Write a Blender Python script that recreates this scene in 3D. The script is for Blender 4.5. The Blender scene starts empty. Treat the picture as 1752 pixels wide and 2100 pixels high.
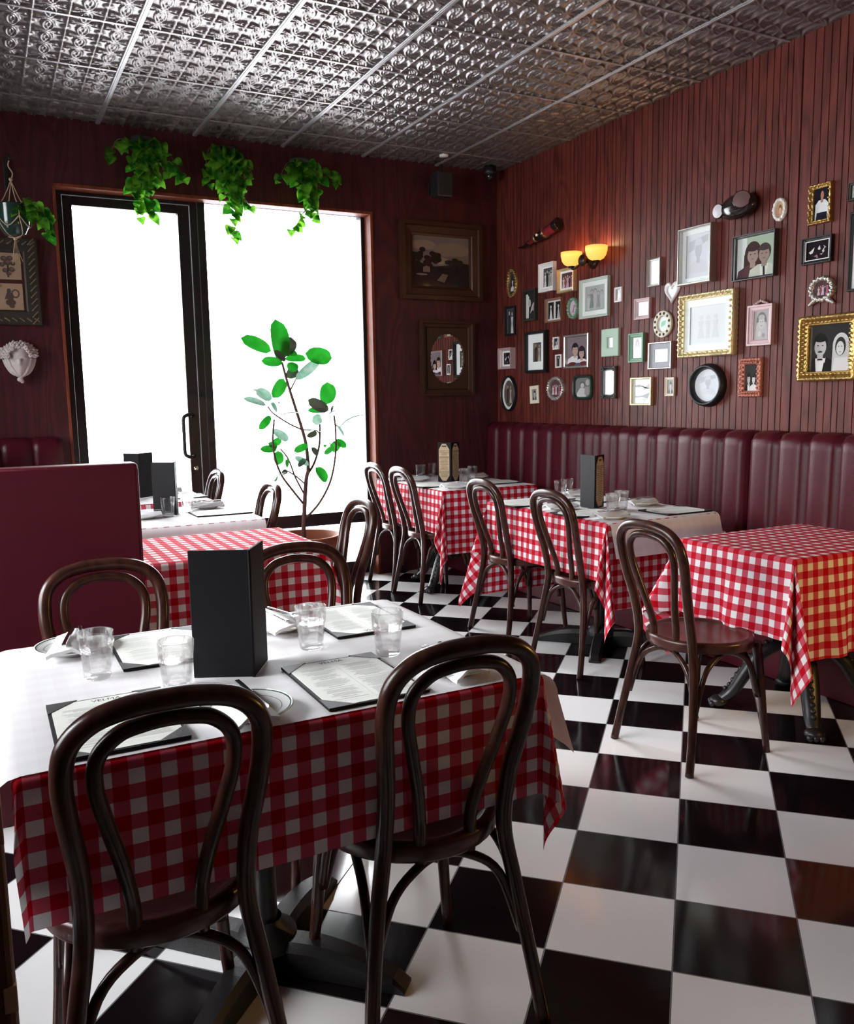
import bpy, bmesh, math, random
from math import sin, cos, pi, sqrt, hypot, atan2, radians
from mathutils import Vector, Matrix, Euler
random.seed(7)
COL = bpy.context.scene.collection
SC = bpy.context.scene

# ------------------------------------------------------------------ materials
def _new(name):
    m = bpy.data.materials.new(name); m.use_nodes = True
    nt = m.node_tree
    for n in list(nt.nodes): nt.nodes.remove(n)
    out = nt.nodes.new('ShaderNodeOutputMaterial')
    return m, nt, out
def N(nt, t, **kw):
    n = nt.nodes.new(t)
    for k, v in kw.items():
        if k.startswith('_'): setattr(n, k[1:], v)
        else: n.inputs[k.replace('__', ' ')].default_value = v
    return n
def L(nt, a, b): nt.links.new(a, b)
def math_(nt, op, a, b=None, c=None):
    n = nt.nodes.new('ShaderNodeMath'); n.operation = op
    for i, v in enumerate((a, b, c)):
        if v is None: continue
        if isinstance(v, (int, float)): n.inputs[i].default_value = v
        else: nt.links.new(v, n.inputs[i])
    return n.outputs[0]
def rgb(c): return (c[0], c[1], c[2], 1)
def pbr(nt, color=(.5, .5, .5), rough=.5, metal=0, spec=.5, coat=0, coat_r=.1, trans=0, ior=1.45):
    b = nt.nodes.new('ShaderNodeBsdfPrincipled')
    b.inputs['Base Color'].default_value = rgb(color)
    b.inputs['Roughness'].default_value = rough
    b.inputs['Metallic'].default_value = metal
    b.inputs['Specular IOR Level'].default_value = spec
    b.inputs['Coat Weight'].default_value = coat
    b.inputs['Coat Roughness'].default_value = coat_r
    b.inputs['Transmission Weight'].default_value = trans
    b.inputs['IOR'].default_value = ior
    return b
def mat(name, color, rough=.5, metal=0, spec=.5, coat=0, coat_r=.1, var=0, vscale=40, bump=0, bscale=200, stretch=(1, 1, 1), transl=0):
    m, nt, out = _new(name)
    b = pbr(nt, color, rough, metal, spec, coat, coat_r)
    tc = nt.nodes.new('ShaderNodeTexCoord')
    mp = nt.nodes.new('ShaderNodeMapping'); mp.inputs['Scale'].default_value = stretch
    L(nt, tc.outputs['Object'], mp.inputs[0])
    if var:
        nz = N(nt, 'ShaderNodeTexNoise', Scale=vscale, Detail=4)
        L(nt, mp.outputs[0], nz.inputs['Vector'])
        mx = nt.nodes.new('ShaderNodeMix'); mx.data_type = 'RGBA'
        mx.inputs[6].default_value = rgb([c * (1 - var) for c in color])
        mx.inputs[7].default_value = rgb([min(1, c * (1 + var)) for c in color])
        L(nt, nz.outputs['Fac'], mx.inputs[0]); L(nt, mx.outputs[2], b.inputs['Base Color'])
    if bump:
        nb = N(nt, 'ShaderNodeTexNoise', Scale=bscale, Detail=3)
        L(nt, mp.outputs[0], nb.inputs['Vector'])
        bp = N(nt, 'ShaderNodeBump', Strength=bump, Distance=.002)
        L(nt, nb.outputs['Fac'], bp.inputs['Height']); L(nt, bp.outputs[0], b.inputs['Normal'])
    if transl:
        t = nt.nodes.new('ShaderNodeBsdfTranslucent'); t.inputs[0].default_value = rgb([min(1, c * 1.3) for c in color])
        ms = nt.nodes.new('ShaderNodeMixShader'); ms.inputs[0].default_value = transl
        L(nt, b.outputs[0], ms.inputs[1]); L(nt, t.outputs[0], ms.inputs[2]); L(nt, ms.outputs[0], out.inputs[0])
    else:
        L(nt, b.outputs[0], out.inputs[0])
    return m
def wood(name, dark, light, rough=.35, spec=.5, grain=(14, 14, 1.1), figure=(3.2, 3.2, .55), coat=0, bump=.12):
    """Oiled timber: fine pores stretched along Z and broad cathedral figure."""
    m, nt, out = _new(name)
    b = pbr(nt, light, rough, 0, spec, coat, .15)
    tc = nt.nodes.new('ShaderNodeTexCoord')
    m1 = nt.nodes.new('ShaderNodeMapping'); m1.inputs['Scale'].default_value = grain
    m2 = nt.nodes.new('ShaderNodeMapping'); m2.inputs['Scale'].default_value = figure
    L(nt, tc.outputs['Object'], m1.inputs[0]); L(nt, tc.outputs['Object'], m2.inputs[0])
    n1 = N(nt, 'ShaderNodeTexNoise', Scale=9, Detail=5, Roughness=.65); L(nt, m1.outputs[0], n1.inputs['Vector'])
    n2 = N(nt, 'ShaderNodeTexNoise', Scale=1.3, Detail=2, Distortion=.6); L(nt, m2.outputs[0], n2.inputs['Vector'])
    rings = math_(nt, 'PINGPONG', math_(nt, 'MULTIPLY', n2.outputs['Fac'], 9.0), .5)
    f = math_(nt, 'ADD', math_(nt, 'MULTIPLY', rings, .9), math_(nt, 'MULTIPLY', n1.outputs['Fac'], .75))
    r = nt.nodes.new('ShaderNodeValToRGB')
    r.color_ramp.elements[0].position = .25; r.color_ramp.elements[0].color = rgb(dark)
    r.color_ramp.elements[1].position = .85; r.color_ramp.elements[1].color = rgb(light)
    L(nt, f, r.inputs[0]); L(nt, r.outputs[0], b.inputs['Base Color'])
    bp = N(nt, 'ShaderNodeBump', Strength=bump, Distance=.002)
    L(nt, n1.outputs['Fac'], bp.inputs['Height']); L(nt, bp.outputs[0], b.inputs['Normal'])
    L(nt, b.outputs[0], out.inputs[0])
    return m

TILE, TANG, TOX, TOY = .305, -pi / 4, 2.0096, 2.4747
def floor_mat():
    m, nt, out = _new('checker_tiles')
    b = pbr(nt, (.5, .5, .5), .12, 0, .5)
    tc = nt.nodes.new('ShaderNodeTexCoord'); sx = nt.nodes.new('ShaderNodeSeparateXYZ')
    L(nt, tc.outputs['Object'], sx.inputs[0])
    X = math_(nt, 'SUBTRACT', sx.outputs[0], TOX); Y = math_(nt, 'SUBTRACT', sx.outputs[1], TOY)
    c, s = cos(TANG) / TILE, sin(TANG) / TILE
    u = math_(nt, 'ADD', math_(nt, 'MULTIPLY', X, c), math_(nt, 'MULTIPLY', Y, s))
    v = math_(nt, 'ADD', math_(nt, 'MULTIPLY', X, -s), math_(nt, 'MULTIPLY', Y, c))
    fu, fv = math_(nt, 'FLOOR', u), math_(nt, 'FLOOR', v)
    par = math_(nt, 'FLOORED_MODULO', math_(nt, 'ADD', fu, fv), 2.0)
    g = None
    for q in (u, v):
        e = math_(nt, 'LESS_THAN', math_(nt, 'PINGPONG', q, .5), .0065)
        g = e if g is None else math_(nt, 'MAXIMUM', g, e)
    nz = N(nt, 'ShaderNodeTexNoise', Scale=3, Detail=3); L(nt, tc.outputs['Object'], nz.inputs['Vector'])
    mx = nt.nodes.new('ShaderNodeMix'); mx.data_type = 'RGBA'
    mx.inputs[6].default_value = (.84, .82, .82, 1); mx.inputs[7].default_value = (.006, .004, .005, 1)
    L(nt, par, mx.inputs[0])
    m2 = nt.nodes.new('ShaderNodeMix'); m2.data_type = 'RGBA'; m2.inputs[7].default_value = (.12, .11, .12, 1)
    L(nt, g, m2.inputs[0]); L(nt, mx.outputs[2], m2.inputs[6]); L(nt, m2.outputs[2], b.inputs['Base Color'])
    rr = math_(nt, 'ADD', math_(nt, 'MULTIPLY', nz.outputs['Fac'], .1), .06)
    rr = math_(nt, 'ADD', rr, math_(nt, 'MULTIPLY', g, .5)); L(nt, rr, b.inputs['Roughness'])
    bp = N(nt, 'ShaderNodeBump', Strength=.35, Distance=.001)
    L(nt, math_(nt, 'SUBTRACT', 1.0, g), bp.inputs['Height']); L(nt, bp.outputs[0], b.inputs['Normal'])
    L(nt, b.outputs[0], out.inputs[0])
    return m

PERIOD = .055
def gingham_nodes(nt, white, half, red):
    uv = nt.nodes.new('ShaderNodeUVMap'); sx = nt.nodes.new('ShaderNodeSeparateXYZ'); L(nt, uv.outputs[0], sx.inputs[0])
    a = math_(nt, 'LESS_THAN', math_(nt, 'FRACT', math_(nt, 'DIVIDE', sx.outputs[0], PERIOD)), .5)
    b = math_(nt, 'LESS_THAN', math_(nt, 'FRACT', math_(nt, 'DIVIDE', sx.outputs[1], PERIOD)), .5)
    s = math_(nt, 'MULTIPLY', math_(nt, 'ADD', a, b), .5)
    r = nt.nodes.new('ShaderNodeValToRGB'); r.color_ramp.interpolation = 'CONSTANT'
    r.color_ramp.elements[0].color = rgb(white); r.color_ramp.elements[0].position = 0
    r.color_ramp.elements[1].color = rgb(half); r.color_ramp.elements[1].position = .25
    e = r.color_ramp.elements.new(.75); e.color = rgb(red)
    L(nt, s, r.inputs[0])
    return r.outputs[0], sx
def cloth_mat():
    m, nt, out = _new('gingham_cotton')
    colr, sx = gingham_nodes(nt, (.80, .76, .76), (.58, .085, .125), (.47, .002, .012))
    b = pbr(nt, (.5, .5, .5), .85, 0, .15); L(nt, colr, b.inputs['Base Color'])
    t = nt.nodes.new('ShaderNodeBsdfTranslucent'); L(nt, colr, t.inputs[0])
    nz = N(nt, 'ShaderNodeTexNoise', Scale=900, Detail=2); tc = nt.nodes.new('ShaderNodeTexCoord'); L(nt, tc.outputs['Object'], nz.inputs['Vector'])
    bp = N(nt, 'ShaderNodeBump', Strength=.15, Distance=.001); L(nt, nz.outputs['Fac'], bp.inputs['Height']); L(nt, bp.outputs[0], b.inputs['Normal'])
    ms = nt.nodes.new('ShaderNodeMixShader'); ms.inputs[0].default_value = .16
    L(nt, b.outputs[0], ms.inputs[1]); L(nt, t.outputs[0], ms.inputs[2]); L(nt, ms.outputs[0], out.inputs[0])
    return m
def paper_mat():
    """White table paper, thin enough for the checks underneath to show faintly."""
    m, nt, out = _new('white_table_paper')
    colr, sx = gingham_nodes(nt, (.87, .86, .87), (.855, .83, .845), (.84, .805, .825))
    b = pbr(nt, (.8, .8, .8), .6, 0, .3); L(nt, colr, b.inputs['Base Color'])
    t = nt.nodes.new('ShaderNodeBsdfTranslucent'); t.inputs[0].default_value = (.8, .78, .78, 1)
    tc = nt.nodes.new('ShaderNodeTexCoord')
    nz = N(nt, 'ShaderNodeTexNoise', Scale=9, Detail=3); L(nt, tc.outputs['Object'], nz.inputs['Vector'])
    bp = N(nt, 'ShaderNodeBump', Strength=.12, Distance=.004); L(nt, nz.outputs['Fac'], bp.inputs['Height']); L(nt, bp.outputs[0], b.inputs['Normal'])
    ms = nt.nodes.new('ShaderNodeMixShader'); ms.inputs[0].default_value = .12
    L(nt, b.outputs[0], ms.inputs[1]); L(nt, t.outputs[0], ms.inputs[2]); L(nt, ms.outputs[0], out.inputs[0])
    return m
def pane_mat():
    m, nt, out = _new('window_glass')
    t = nt.nodes.new('ShaderNodeBsdfTransparent'); g = N(nt, 'ShaderNodeBsdfGlossy', Roughness=.02)
    fr = N(nt, 'ShaderNodeFresnel', IOR=1.45)
    ms = nt.nodes.new('ShaderNodeMixShader'); L(nt, fr.outputs[0], ms.inputs[0]); L(nt, t.outputs[0], ms.inputs[1]); L(nt, g.outputs[0], ms.inputs[2])
    L(nt, ms.outputs[0], out.inputs[0])
    return m
def tumbler_mat():
    m, nt, out = _new('tumbler_glass')
    t = nt.nodes.new('ShaderNodeBsdfTransparent'); g = N(nt, 'ShaderNodeBsdfGlass', IOR=1.42, Roughness=0.0)
    ms = nt.nodes.new('ShaderNodeMixShader'); ms.inputs[0].default_value = .38
    L(nt, t.outputs[0], ms.inputs[1]); L(nt, g.outputs[0], ms.inputs[2]); L(nt, ms.outputs[0], out.inputs[0])
    return m
def emit_mat(name, color, strength, base=(.8, .6, .4)):
    m, nt, out = _new(name)
    b = pbr(nt, base, .25); b.inputs['Emission Color'].default_value = rgb(color); b.inputs['Emission Strength'].default_value = strength
    L(nt, b.outputs[0], out.inputs[0])
    return m
def shade_mat():
    m, nt, out = _new('amber_glass_shade')
    b = pbr(nt, (.8, .52, .26), .25); b.inputs['Emission Color'].default_value = (1, .52, .19, 1); b.inputs['Emission Strength'].default_value = .62
    t = nt.nodes.new('ShaderNodeBsdfTranslucent'); t.inputs[0].default_value = (.95, .58, .22, 1)
    ms = nt.nodes.new('ShaderNodeMixShader'); ms.inputs[0].default_value = .5
    L(nt, b.outputs[0], ms.inputs[1]); L(nt, t.outputs[0], ms.inputs[2]); L(nt, ms.outputs[0], out.inputs[0])
    return m
def leaf_mat(name, color, edge, transl=.45, rough=.3):
    m, nt, out = _new(name)
    tc = nt.nodes.new('ShaderNodeTexCoord'); nz = N(nt, 'ShaderNodeTexNoise', Scale=18, Detail=2); L(nt, tc.outputs['Object'], nz.inputs['Vector'])
    mx = nt.nodes.new('ShaderNodeMix'); mx.data_type = 'RGBA'; mx.inputs[6].default_value = rgb(color); mx.inputs[7].default_value = rgb(edge)
    rp = N(nt, 'ShaderNodeMapRange'); rp.inputs['From Min'].default_value = .4; rp.inputs['From Max'].default_value = .65
    L(nt, nz.outputs['Fac'], rp.inputs[0]); L(nt, rp.outputs[0], mx.inputs[0])
    b = pbr(nt, color, rough); L(nt, mx.outputs[2], b.inputs['Base Color'])
    t = nt.nodes.new('ShaderNodeBsdfTranslucent'); L(nt, mx.outputs[2], t.inputs[0])
    ms = nt.nodes.new('ShaderNodeMixShader'); ms.inputs[0].default_value = transl
    L(nt, b.outputs[0], ms.inputs[1]); L(nt, t.outputs[0], ms.inputs[2]); L(nt, ms.outputs[0], out.inputs[0])
    return m
_ink = {}
def ink(c, rough=.06, spec=.5):
    k = tuple(round(x, 3) for x in c) + (rough,)
    if k not in _ink: _ink[k] = mat('print_ink', c, rough, 0, spec)
    return _ink[k]

M = {}
M['floor'] = floor_mat(); M['cloth'] = cloth_mat(); M['paper'] = paper_mat(); M['pane'] = pane_mat(); M['tumbler'] = tumbler_mat()
M['wall_right'] = wood('mahogany_boards', (.046, .0075, .0055), (.140, .0255, .0175), .45, .4)
M['wall_back'] = wood('mahogany_panel', (.030, .0055, .0075), (.075, .0125, .0145), .42)
M['trim'] = wood('mahogany_trim', (.12, .022, .010), (.21, .046, .020), .55, .25, grain=(20, 20, 1.5))
M['chair'] = wood('bent_beech', (.016, .0052, .004), (.050, .016, .010), .28, .36, grain=(8, 8, 3), figure=(5, 5, 2), coat=.1, bump=.05)
M['chair_warm'] = M['chair']
M['seat'] = wood('seat_plywood', (.028, .008, .006), (.07, .02, .014), .32, .4, grain=(3, 12, 12), figure=(1, 4, 4), coat=.08, bump=.05)
M['leather'] = mat('burgundy_vinyl', (.064, .005, .0105), .3, 0, .34, var=.15, vscale=25, bump=.35, bscale=420)
M['leather2'] = mat('burgundy_panel_vinyl', (.070, .004, .011), .42, 0, .35, var=.12, vscale=12, bump=.3, bscale=420)
M['ceiling'] = mat('pewter_tin', (.19, .163, .16), .38, .55, .5, var=.15, vscale=8)
M['ceiling_bar'] = mat('pewter_bar', (.34, .32, .33), .38, .6, .5)
M['plain_ceiling'] = mat('plain_ceiling', (.22, .19, .19), .6)
M['frame_black'] = mat('dark_bronze_aluminium', (.022, .016, .019), .35, .3, .5)
M['iron'] = mat('black_iron', (.014, .012, .013), .42, .2, .5, bump=.3, bscale=300)
M['iron_orn'] = mat('cast_iron', (.05, .047, .05), .38, .7, .5, bump=.2, bscale=120)
M['chrome'] = mat('chrome', (.7, .7, .72), .12, 1)
M['steel'] = mat('cutlery_steel', (.62, .62, .64), .16, 1)
M['china'] = mat('white_china', (.82, .82, .80), .12, 0, .5, coat=.3)
M['rimline'] = mat('green_rim_line', (.05, .10, .08), .2)
M['napkin'] = mat('white_linen', (.84, .84, .85), .85, 0, .2, bump=.4, bscale=500, transl=.1)
M['menu_cover'] = mat('black_leatherette', (.009, .0075, .009), .62, 0, .22, bump=.4, bscale=600)
M['menu_page'] = mat('cream_page', (.82, .82, .765), .6, 0, .3, var=.03)
M['menu_page_tan'] = mat('tan_page', (.50, .36, .22), .6, 0, .3, var=.06)
M['menu_ink'] = mat('menu_ink', (.58, .58, .55), .7)
M['menu_head'] = mat('menu_head_ink', (.05, .05, .05), .7)
M['corner'] = mat('corner_leatherette', (.035, .032, .036), .55, bump=.4, bscale=700)
M['terracotta'] = mat('terracotta', (.25, .075, .035), .7, 0, .3, var=.2, vscale=15)
M['soil'] = mat('soil', (.03, .018, .012), .95, bump=.8, bscale=60)
M['bark'] = mat('bark', (.09, .045, .035), .8, bump=.5, bscale=120)
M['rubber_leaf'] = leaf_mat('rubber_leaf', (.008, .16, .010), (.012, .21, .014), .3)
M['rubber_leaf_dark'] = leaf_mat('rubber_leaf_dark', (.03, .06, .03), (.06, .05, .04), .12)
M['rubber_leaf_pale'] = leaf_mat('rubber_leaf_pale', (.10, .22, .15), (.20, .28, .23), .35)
M['ivy'] = leaf_mat('pothos_leaf', (.016, .14, .008), (.16, .44, .03), .45, .22)
M['ivy_stem'] = mat('pothos_stem', (.05, .09, .02), .6)
M['pot_dark'] = mat('dark_planter', (.02, .018, .018), .6)
M['pot_green'] = mat('green_glaze', (.020, .045, .036), .14, 0, .5, coat=.5)
M['rope'] = mat('jute_cord', (.50, .38, .26), .9, bump=.8, bscale=300)
M['plaster'] = mat('white_plaster', (.55, .48, .47), .75, 0, .3, var=.25, vscale=30)
M['black'] = mat('black_plastic', (.014, .013, .014), .4)
M['black_gloss'] = mat('black_gloss', (.014, .008, .008), .18, 0, .5, coat=.5)
M['lens'] = mat('frosted_lens', (.62, .60, .62), .3)
M['lens_dim'] = mat('smoked_lens', (.22, .13, .13), .3)
M['bronze'] = mat('bronze', (.05, .028, .018), .35, .7)
M['shade'] = shade_mat()
M['mirror'] = mat('mirror_silver', (.92, .92, .92), .01, 1)
M['pavement'] = mat('pale_concrete', (.48, .48, .49), .9, var=.05); M['asphalt'] = mat('asphalt', (.10, .10, .105), .9, var=.1)
M['globe'] = emit_mat('bright_amber_globe', (1, .60, .17), 130, (.8, .6, .3))
M['plain_wall'] = mat('dark_wall_paint', (.13, .05, .055), .6)
FM = {}
def fm(k):
    if k in FM: return FM[k]
    d = dict(gold=((.52, .34, .12), .32, .85), palegold=((.74, .62, .36), .35, .6), silver=((.60, .57, .54), .3, .85), white=((.80, .77, .75), .5, 0),
             cream=((.74, .66, .52), .5, 0), black=((.012, .011, .012), .35, 0), green=((.16, .30, .20), .4, .1), mint=((.52, .62, .54), .45, 0),
             brown=((.26, .12, .07), .45, 0), grey=((.34, .34, .37), .45, 0), pink=((.55, .40, .41), .5, .2), rose=((.46, .17, .12), .45, .35),
             brass=((.20, .13, .06), .35, .8), darkgreen=((.02, .04, .03), .3, .1), pewter=((.12, .115, .12), .35, .7), walnut=((.055, .018, .012), .4, 0),
             walnutgold=((.055, .022, .012), .4, .3), darkolive=((.035, .03, .024), .5, .1), antique=((.36, .23, .09), .35, .85), matwhite=((.86, .88, .86), .6, 0), matgrey=((.36, .37, .40), .6, 0),
             matpale=((.76, .81, .79), .3, 0), matgreen=((.46, .60, .48), .5, 0), matblack=((.02, .02, .02), .5, 0))
    c, r, mt = d[k]
    FM[k] = mat('frame_' + k, c, r, mt, var=.12 if mt else .04, vscale=60)
    return FM[k]

# ------------------------------------------------------------------ mesh building
class MB:
    def __init__(s): s.v, s.f, s.mi, s.sm, s.uv = [], [], [], [], None
    def add(s, verts, faces, mi=0, smooth=False, mtx=None):
        o = len(s.v)
        for p in verts:
            p = Vector(p)
            s.v.append(tuple(mtx @ p) if mtx is not None else tuple(p))
        for f in faces:
            s.f.append([i + o for i in f]); s.mi.append(mi); s.sm.append(smooth)
        return s
    def box(s, c, d, bev=0, mi=0, rot=None, mtx=None, seg=2):
        bm = bmesh.new(); bmesh.ops.create_cube(bm, size=1)
        bmesh.ops.scale(bm, vec=d, verts=bm.verts)
        if bev: bmesh.ops.bevel(bm, geom=list(bm.edges), offset=bev, segments=seg, profile=.5, affect='EDGES')
        T = Matrix.Translation(c)
        if rot is not None: T = T @ Euler(rot).to_matrix().to_4x4()
        if mtx is not None: T = mtx @ T
        bm.verts.index_update()
        s.add([v.co for v in bm.verts], [[v.index for v in f.verts] for f in bm.faces], mi, False, T); bm.free()
        return s
    def b2(s, lo, hi, bev=0, mi=0):
        return s.box([(a + b) / 2 for a, b in zip(lo, hi)], [abs(b - a) for a, b in zip(lo, hi)], bev, mi)
    def tube(s, pts, rad, seg=10, mi=0, closed=False, cap=True, mtx=None, flat=1.0):
        P = [Vector(p) for p in pts]; n = len(P)
        if isinstance(rad, (int, float)): rad = [rad] * n
        V, F = [], []; prev = None
        for i in range(n):
            if closed: t = P[(i + 1) % n] - P[i - 1]
            else: t = P[min(i + 1, n - 1)] - P[max(i - 1, 0)]
            t.normalize()
            if prev is None:
                a = Vector((0, 0, 1)) if abs(t.z) < .9 else Vector((1, 0, 0))
                u = t.cross(a).normalized()
            else: u = (prev - t * prev.dot(t)).normalized()
            prev = u; w = t.cross(u)
            for k in range(seg):
                a = 2 * pi * k / seg
                V.append(P[i] + (u * cos(a) + w * sin(a) * flat) * rad[i])
        for i in range(n if closed else n - 1):
            j = (i + 1) % n
            for k in range(seg):
                k2 = (k + 1) % seg
                F.append((i * seg + k, i * seg + k2, j * seg + k2, j * seg + k))
        s.add(V, F, mi, True, mtx)
        if cap and not closed:
            o = len(s.v) - len(V)
            s.f.append([o + k for k in range(seg)][::-1]); s.mi.append(mi); s.sm.append(False)
            s.f.append([o + (n - 1) * seg + k for k in range(seg)]); s.mi.append(mi); s.sm.append(False)
        return s
    def lathe(s, prof, seg=32, mi=0, mtx=None, mod=None, smooth=True, cap0=False, cap1=False):
        V, F = [], []
        for (r, z) in prof:
            for k in range(seg):
                a = 2 * pi * k / seg; rr = r * (mod(a, z) if mod else 1)
                V.append((rr * cos(a), rr * sin(a), z))
        for i in range(len(prof) - 1):
            for k in range(seg):
                k2 = (k + 1) % seg
                F.append((i * seg + k, i * seg + k2, (i + 1) * seg + k2, (i + 1) * seg + k))
        if cap0: F.append(tuple(range(seg))[::-1])
        if cap1: F.append(tuple((len(prof) - 1) * seg + k for k in range(seg)))
        return s.add(V, F, mi, smooth, mtx)
    def prism(s, pts, z0, z1, mi=0, mtx=None):
        n = len(pts)
        V = [(x, y, z0) for x, y in pts] + [(x, y, z1) for x, y in pts]
        F = [tuple(range(n))[::-1], tuple(range(n, 2 * n))] + [(i, (i + 1) % n, n + (i + 1) % n, n + i) for i in range(n)]
        return s.add(V, F, mi, False, mtx)
    def ngon(s, pts, z, mi=0, mtx=None):
        return s.add([(x, y, z) for x, y in pts], [tuple(range(len(pts)))], mi, False, mtx)
    def grid(s, rows, mi=0, smooth=True, uv=None, mtx=None):
        nr, nc = len(rows), len(rows[0])
        V = [p for r in rows for p in r]
        F = [(i * nc + j, i * nc + j + 1, (i + 1) * nc + j + 1, (i + 1) * nc + j) for i in range(nr - 1) for j in range(nc - 1)]
        o = len(s.v)
        s.add(V, F, mi, smooth, mtx)
        if uv is not None:
            if s.uv is None: s.uv = {}
            k = 0
            for r in uv:
                for q in r: s.uv[o + k] = q; k += 1
        return s
    def sphere(s, c, r, seg=16, rings=10, mi=0, sc=(1, 1, 1), mtx=None):
        V, F = [], []
        for i in range(rings + 1):
            t = pi * i / rings
            for k in range(seg):
                a = 2 * pi * k / seg
                V.append((c[0] + r * sc[0] * sin(t) * cos(a), c[1] + r * sc[1] * sin(t) * sin(a), c[2] + r * sc[2] * cos(t)))
        for i in range(rings):
            for k in range(seg):
                k2 = (k + 1) % seg
                F.append((i * seg + k, (i + 1) * seg + k, (i + 1) * seg + k2, i * seg + k2))
        return s.add(V, F, mi, True, mtx)
    def mesh(s, name, mats):
        me = bpy.data.meshes.new(name); me.from_pydata(s.v, [], s.f)
        for m in (mats if isinstance(mats, (list, tuple)) else [mats]): me.materials.append(m)
        me.polygons.foreach_set('material_index', s.mi); me.polygons.foreach_set('use_smooth', s.sm)
        if s.uv is not None:
            ul = me.uv_layers.new(name='UVMap')
            for lp in me.loops: ul.data[lp.index].uv = s.uv.get(lp.vertex_index, (0, 0))
        bm = bmesh.new(); bm.from_mesh(me); bmesh.ops.recalc_face_normals(bm, faces=bm.faces) if s.uv is None else None
        bm.to_mesh(me); bm.free(); me.update()
        return me

def obj(name, mb, mats, parent=None, mtx=None, label=None):
    o = bpy.data.objects.new(name, mb.mesh(name, mats) if isinstance(mb, MB) else mb); COL.objects.link(o)
    if parent is not None: o.parent = parent
    if mtx is not None: o.matrix_local = mtx
    if label: o['label'] = label
    return o
def tag(o, label, cat, group=None):
    o['label'] = label; o['category'] = cat
    if group: o['group'] = group
    return o
def struct(o): o['kind'] = 'structure'; return o
def thing(name, label, cat, loc=(0, 0, 0), rz=0, group=None, mtx=None):
    o = bpy.data.objects.new(name, None); COL.objects.link(o); o.empty_display_size = .1
    if mtx is not None: o.matrix_world = mtx
    else: o.location = loc; o.rotation_euler = (0, 0, rz)
    return tag(o, label, cat, group)
KIDS = {}
def copy_tree(o, parent=None):
    c = o.copy(); COL.objects.link(c)
    if parent is not None: c.parent = parent; c.matrix_parent_inverse = o.matrix_parent_inverse.copy()
    for ch in list(o.children): copy_tree(ch, c)
    return c
def stamp(proto, used, loc, rz, label, group=None):
    o = proto if not used else copy_tree(proto)
    o.location = loc; o.rotation_euler = (0, 0, rz); o['label'] = label
    if group: o['group'] = group
    return o
def spline(pts, n=8, closed=False):
    P = [Vector(p) for p in pts]; out = []; m = len(P)
    for i in range(m if closed else m - 1):
        if closed: p0, p1, p2, p3 = P[i - 1], P[i], P[(i + 1) % m], P[(i + 2) % m]
        else: p0, p1, p2, p3 = P[max(i - 1, 0)], P[i], P[i + 1], P[min(i + 2, m - 1)]
        for k in range(n):
            t = k / n
            out.append(.5 * ((2 * p1) + (p2 - p0) * t + (2 * p0 - 5 * p1 + 4 * p2 - p3) * t * t + (3 * p1 - p0 - 3 * p2 + p3) * t ** 3))
    if not closed: out.append(P[-1])
    return out
def text_mesh(s, size, mtx, mb, mi):
    cu = bpy.data.curves.new('lettering', 'FONT'); cu.body = s; cu.size = size; cu.align_x = 'CENTER'; cu.align_y = 'CENTER'; cu.resolution_u = 3
    o = bpy.data.objects.new('lettering', cu); COL.objects.link(o)
    bpy.context.view_layer.update()
    me = o.evaluated_get(bpy.context.evaluated_depsgraph_get()).to_mesh()
    mb.add([v.co.copy() for v in me.vertices], [list(p.vertices) for p in me.polygons], mi, False, mtx)
    bpy.data.objects.remove(o); bpy.data.curves.remove(cu)
WORLD, EXPO, POST_X, LAMPW = 16.0, 0.22, -.010, 1.5
# ------------------------------------------------------------------ the room
XR, YB, H = 3.79, 6.0, 3.13
XL, YF = -1.6, -3.0
OX0, OX1, OZ = .524, 2.697, 2.73          # street opening in the back wall
struct(obj('floor', MB().b2((XL, YF, -.06), (XR + .1, YB + .25, 0)), M['floor']))
struct(obj('ground_pavement', MB().b2((-14, YB + .25, -.12), (16, 26, -.02)), M['pavement']))
struct(obj('ground_side_street', MB().b2((-14, -10, -.12), (XL - .2, YB + .25, -.02)), M['asphalt']))

# back wall: flat sheets around the street opening
w = MB()
w.b2((XL, YB, 0), (OX0, YB + .22, H)); w.b2((OX1, YB, 0), (XR + .1, YB + .22, H)); w.b2((OX0, YB, OZ), (OX1, YB + .22, H))
struct(obj('wall_back', w, M['wall_back']))
# right wall: random-width boards with cut grooves, wider seams between the sheets
rw = random.Random(3)
ys = [YB]; y = YB
seams = [5.655, 4.385, 3.13, 1.89, .65, -.6, -1.85]
prof = []
cuts = []
y = YB - .03
while y > YF + .05:
    cuts.append((y, .0055, .005)); y -= rw.choice((.034, .040, .046, .052, .044))
cuts = [c for c in cuts if min(abs(c[0] - s) for s in seams) > .03] + [(s, .010, .010) for s in seams]
cuts.sort(reverse=True)
prof.append((YB, 0))
for c, wd, dp in cuts: prof += [(c + wd / 2, 0), (c + wd / 4, dp), (c - wd / 4, dp), (c - wd / 2, 0)]
prof.append((YF, 0))
w = MB()
V = [(XR + d, yy, z) for (yy, d) in prof for z in (0, H)]
w.add(V, [(2 * i, 2 * i + 1, 2 * i + 3, 2 * i + 2) for i in range(len(prof) - 1)])
w.b2((XR + .012, YF, 0), (XR + .12, YB, H))
struct(obj('wall_right', w, M['wall_right']))
w = MB()
WY0, WY1, WZ0, WZ1 = 1.65, 5.1, .8, 2.85
w.b2((XL - .2, YF, 0), (XL, WY0, H)); w.b2((XL - .2, WY1, 0), (XL, YB + .22, H)); w.b2((XL - .2, WY0, 0), (XL, WY1, WZ0)); w.b2((XL - .2, WY0, WZ1), (XL, WY1, H))
struct(obj('wall_left', w, M['plain_wall']))
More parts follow.
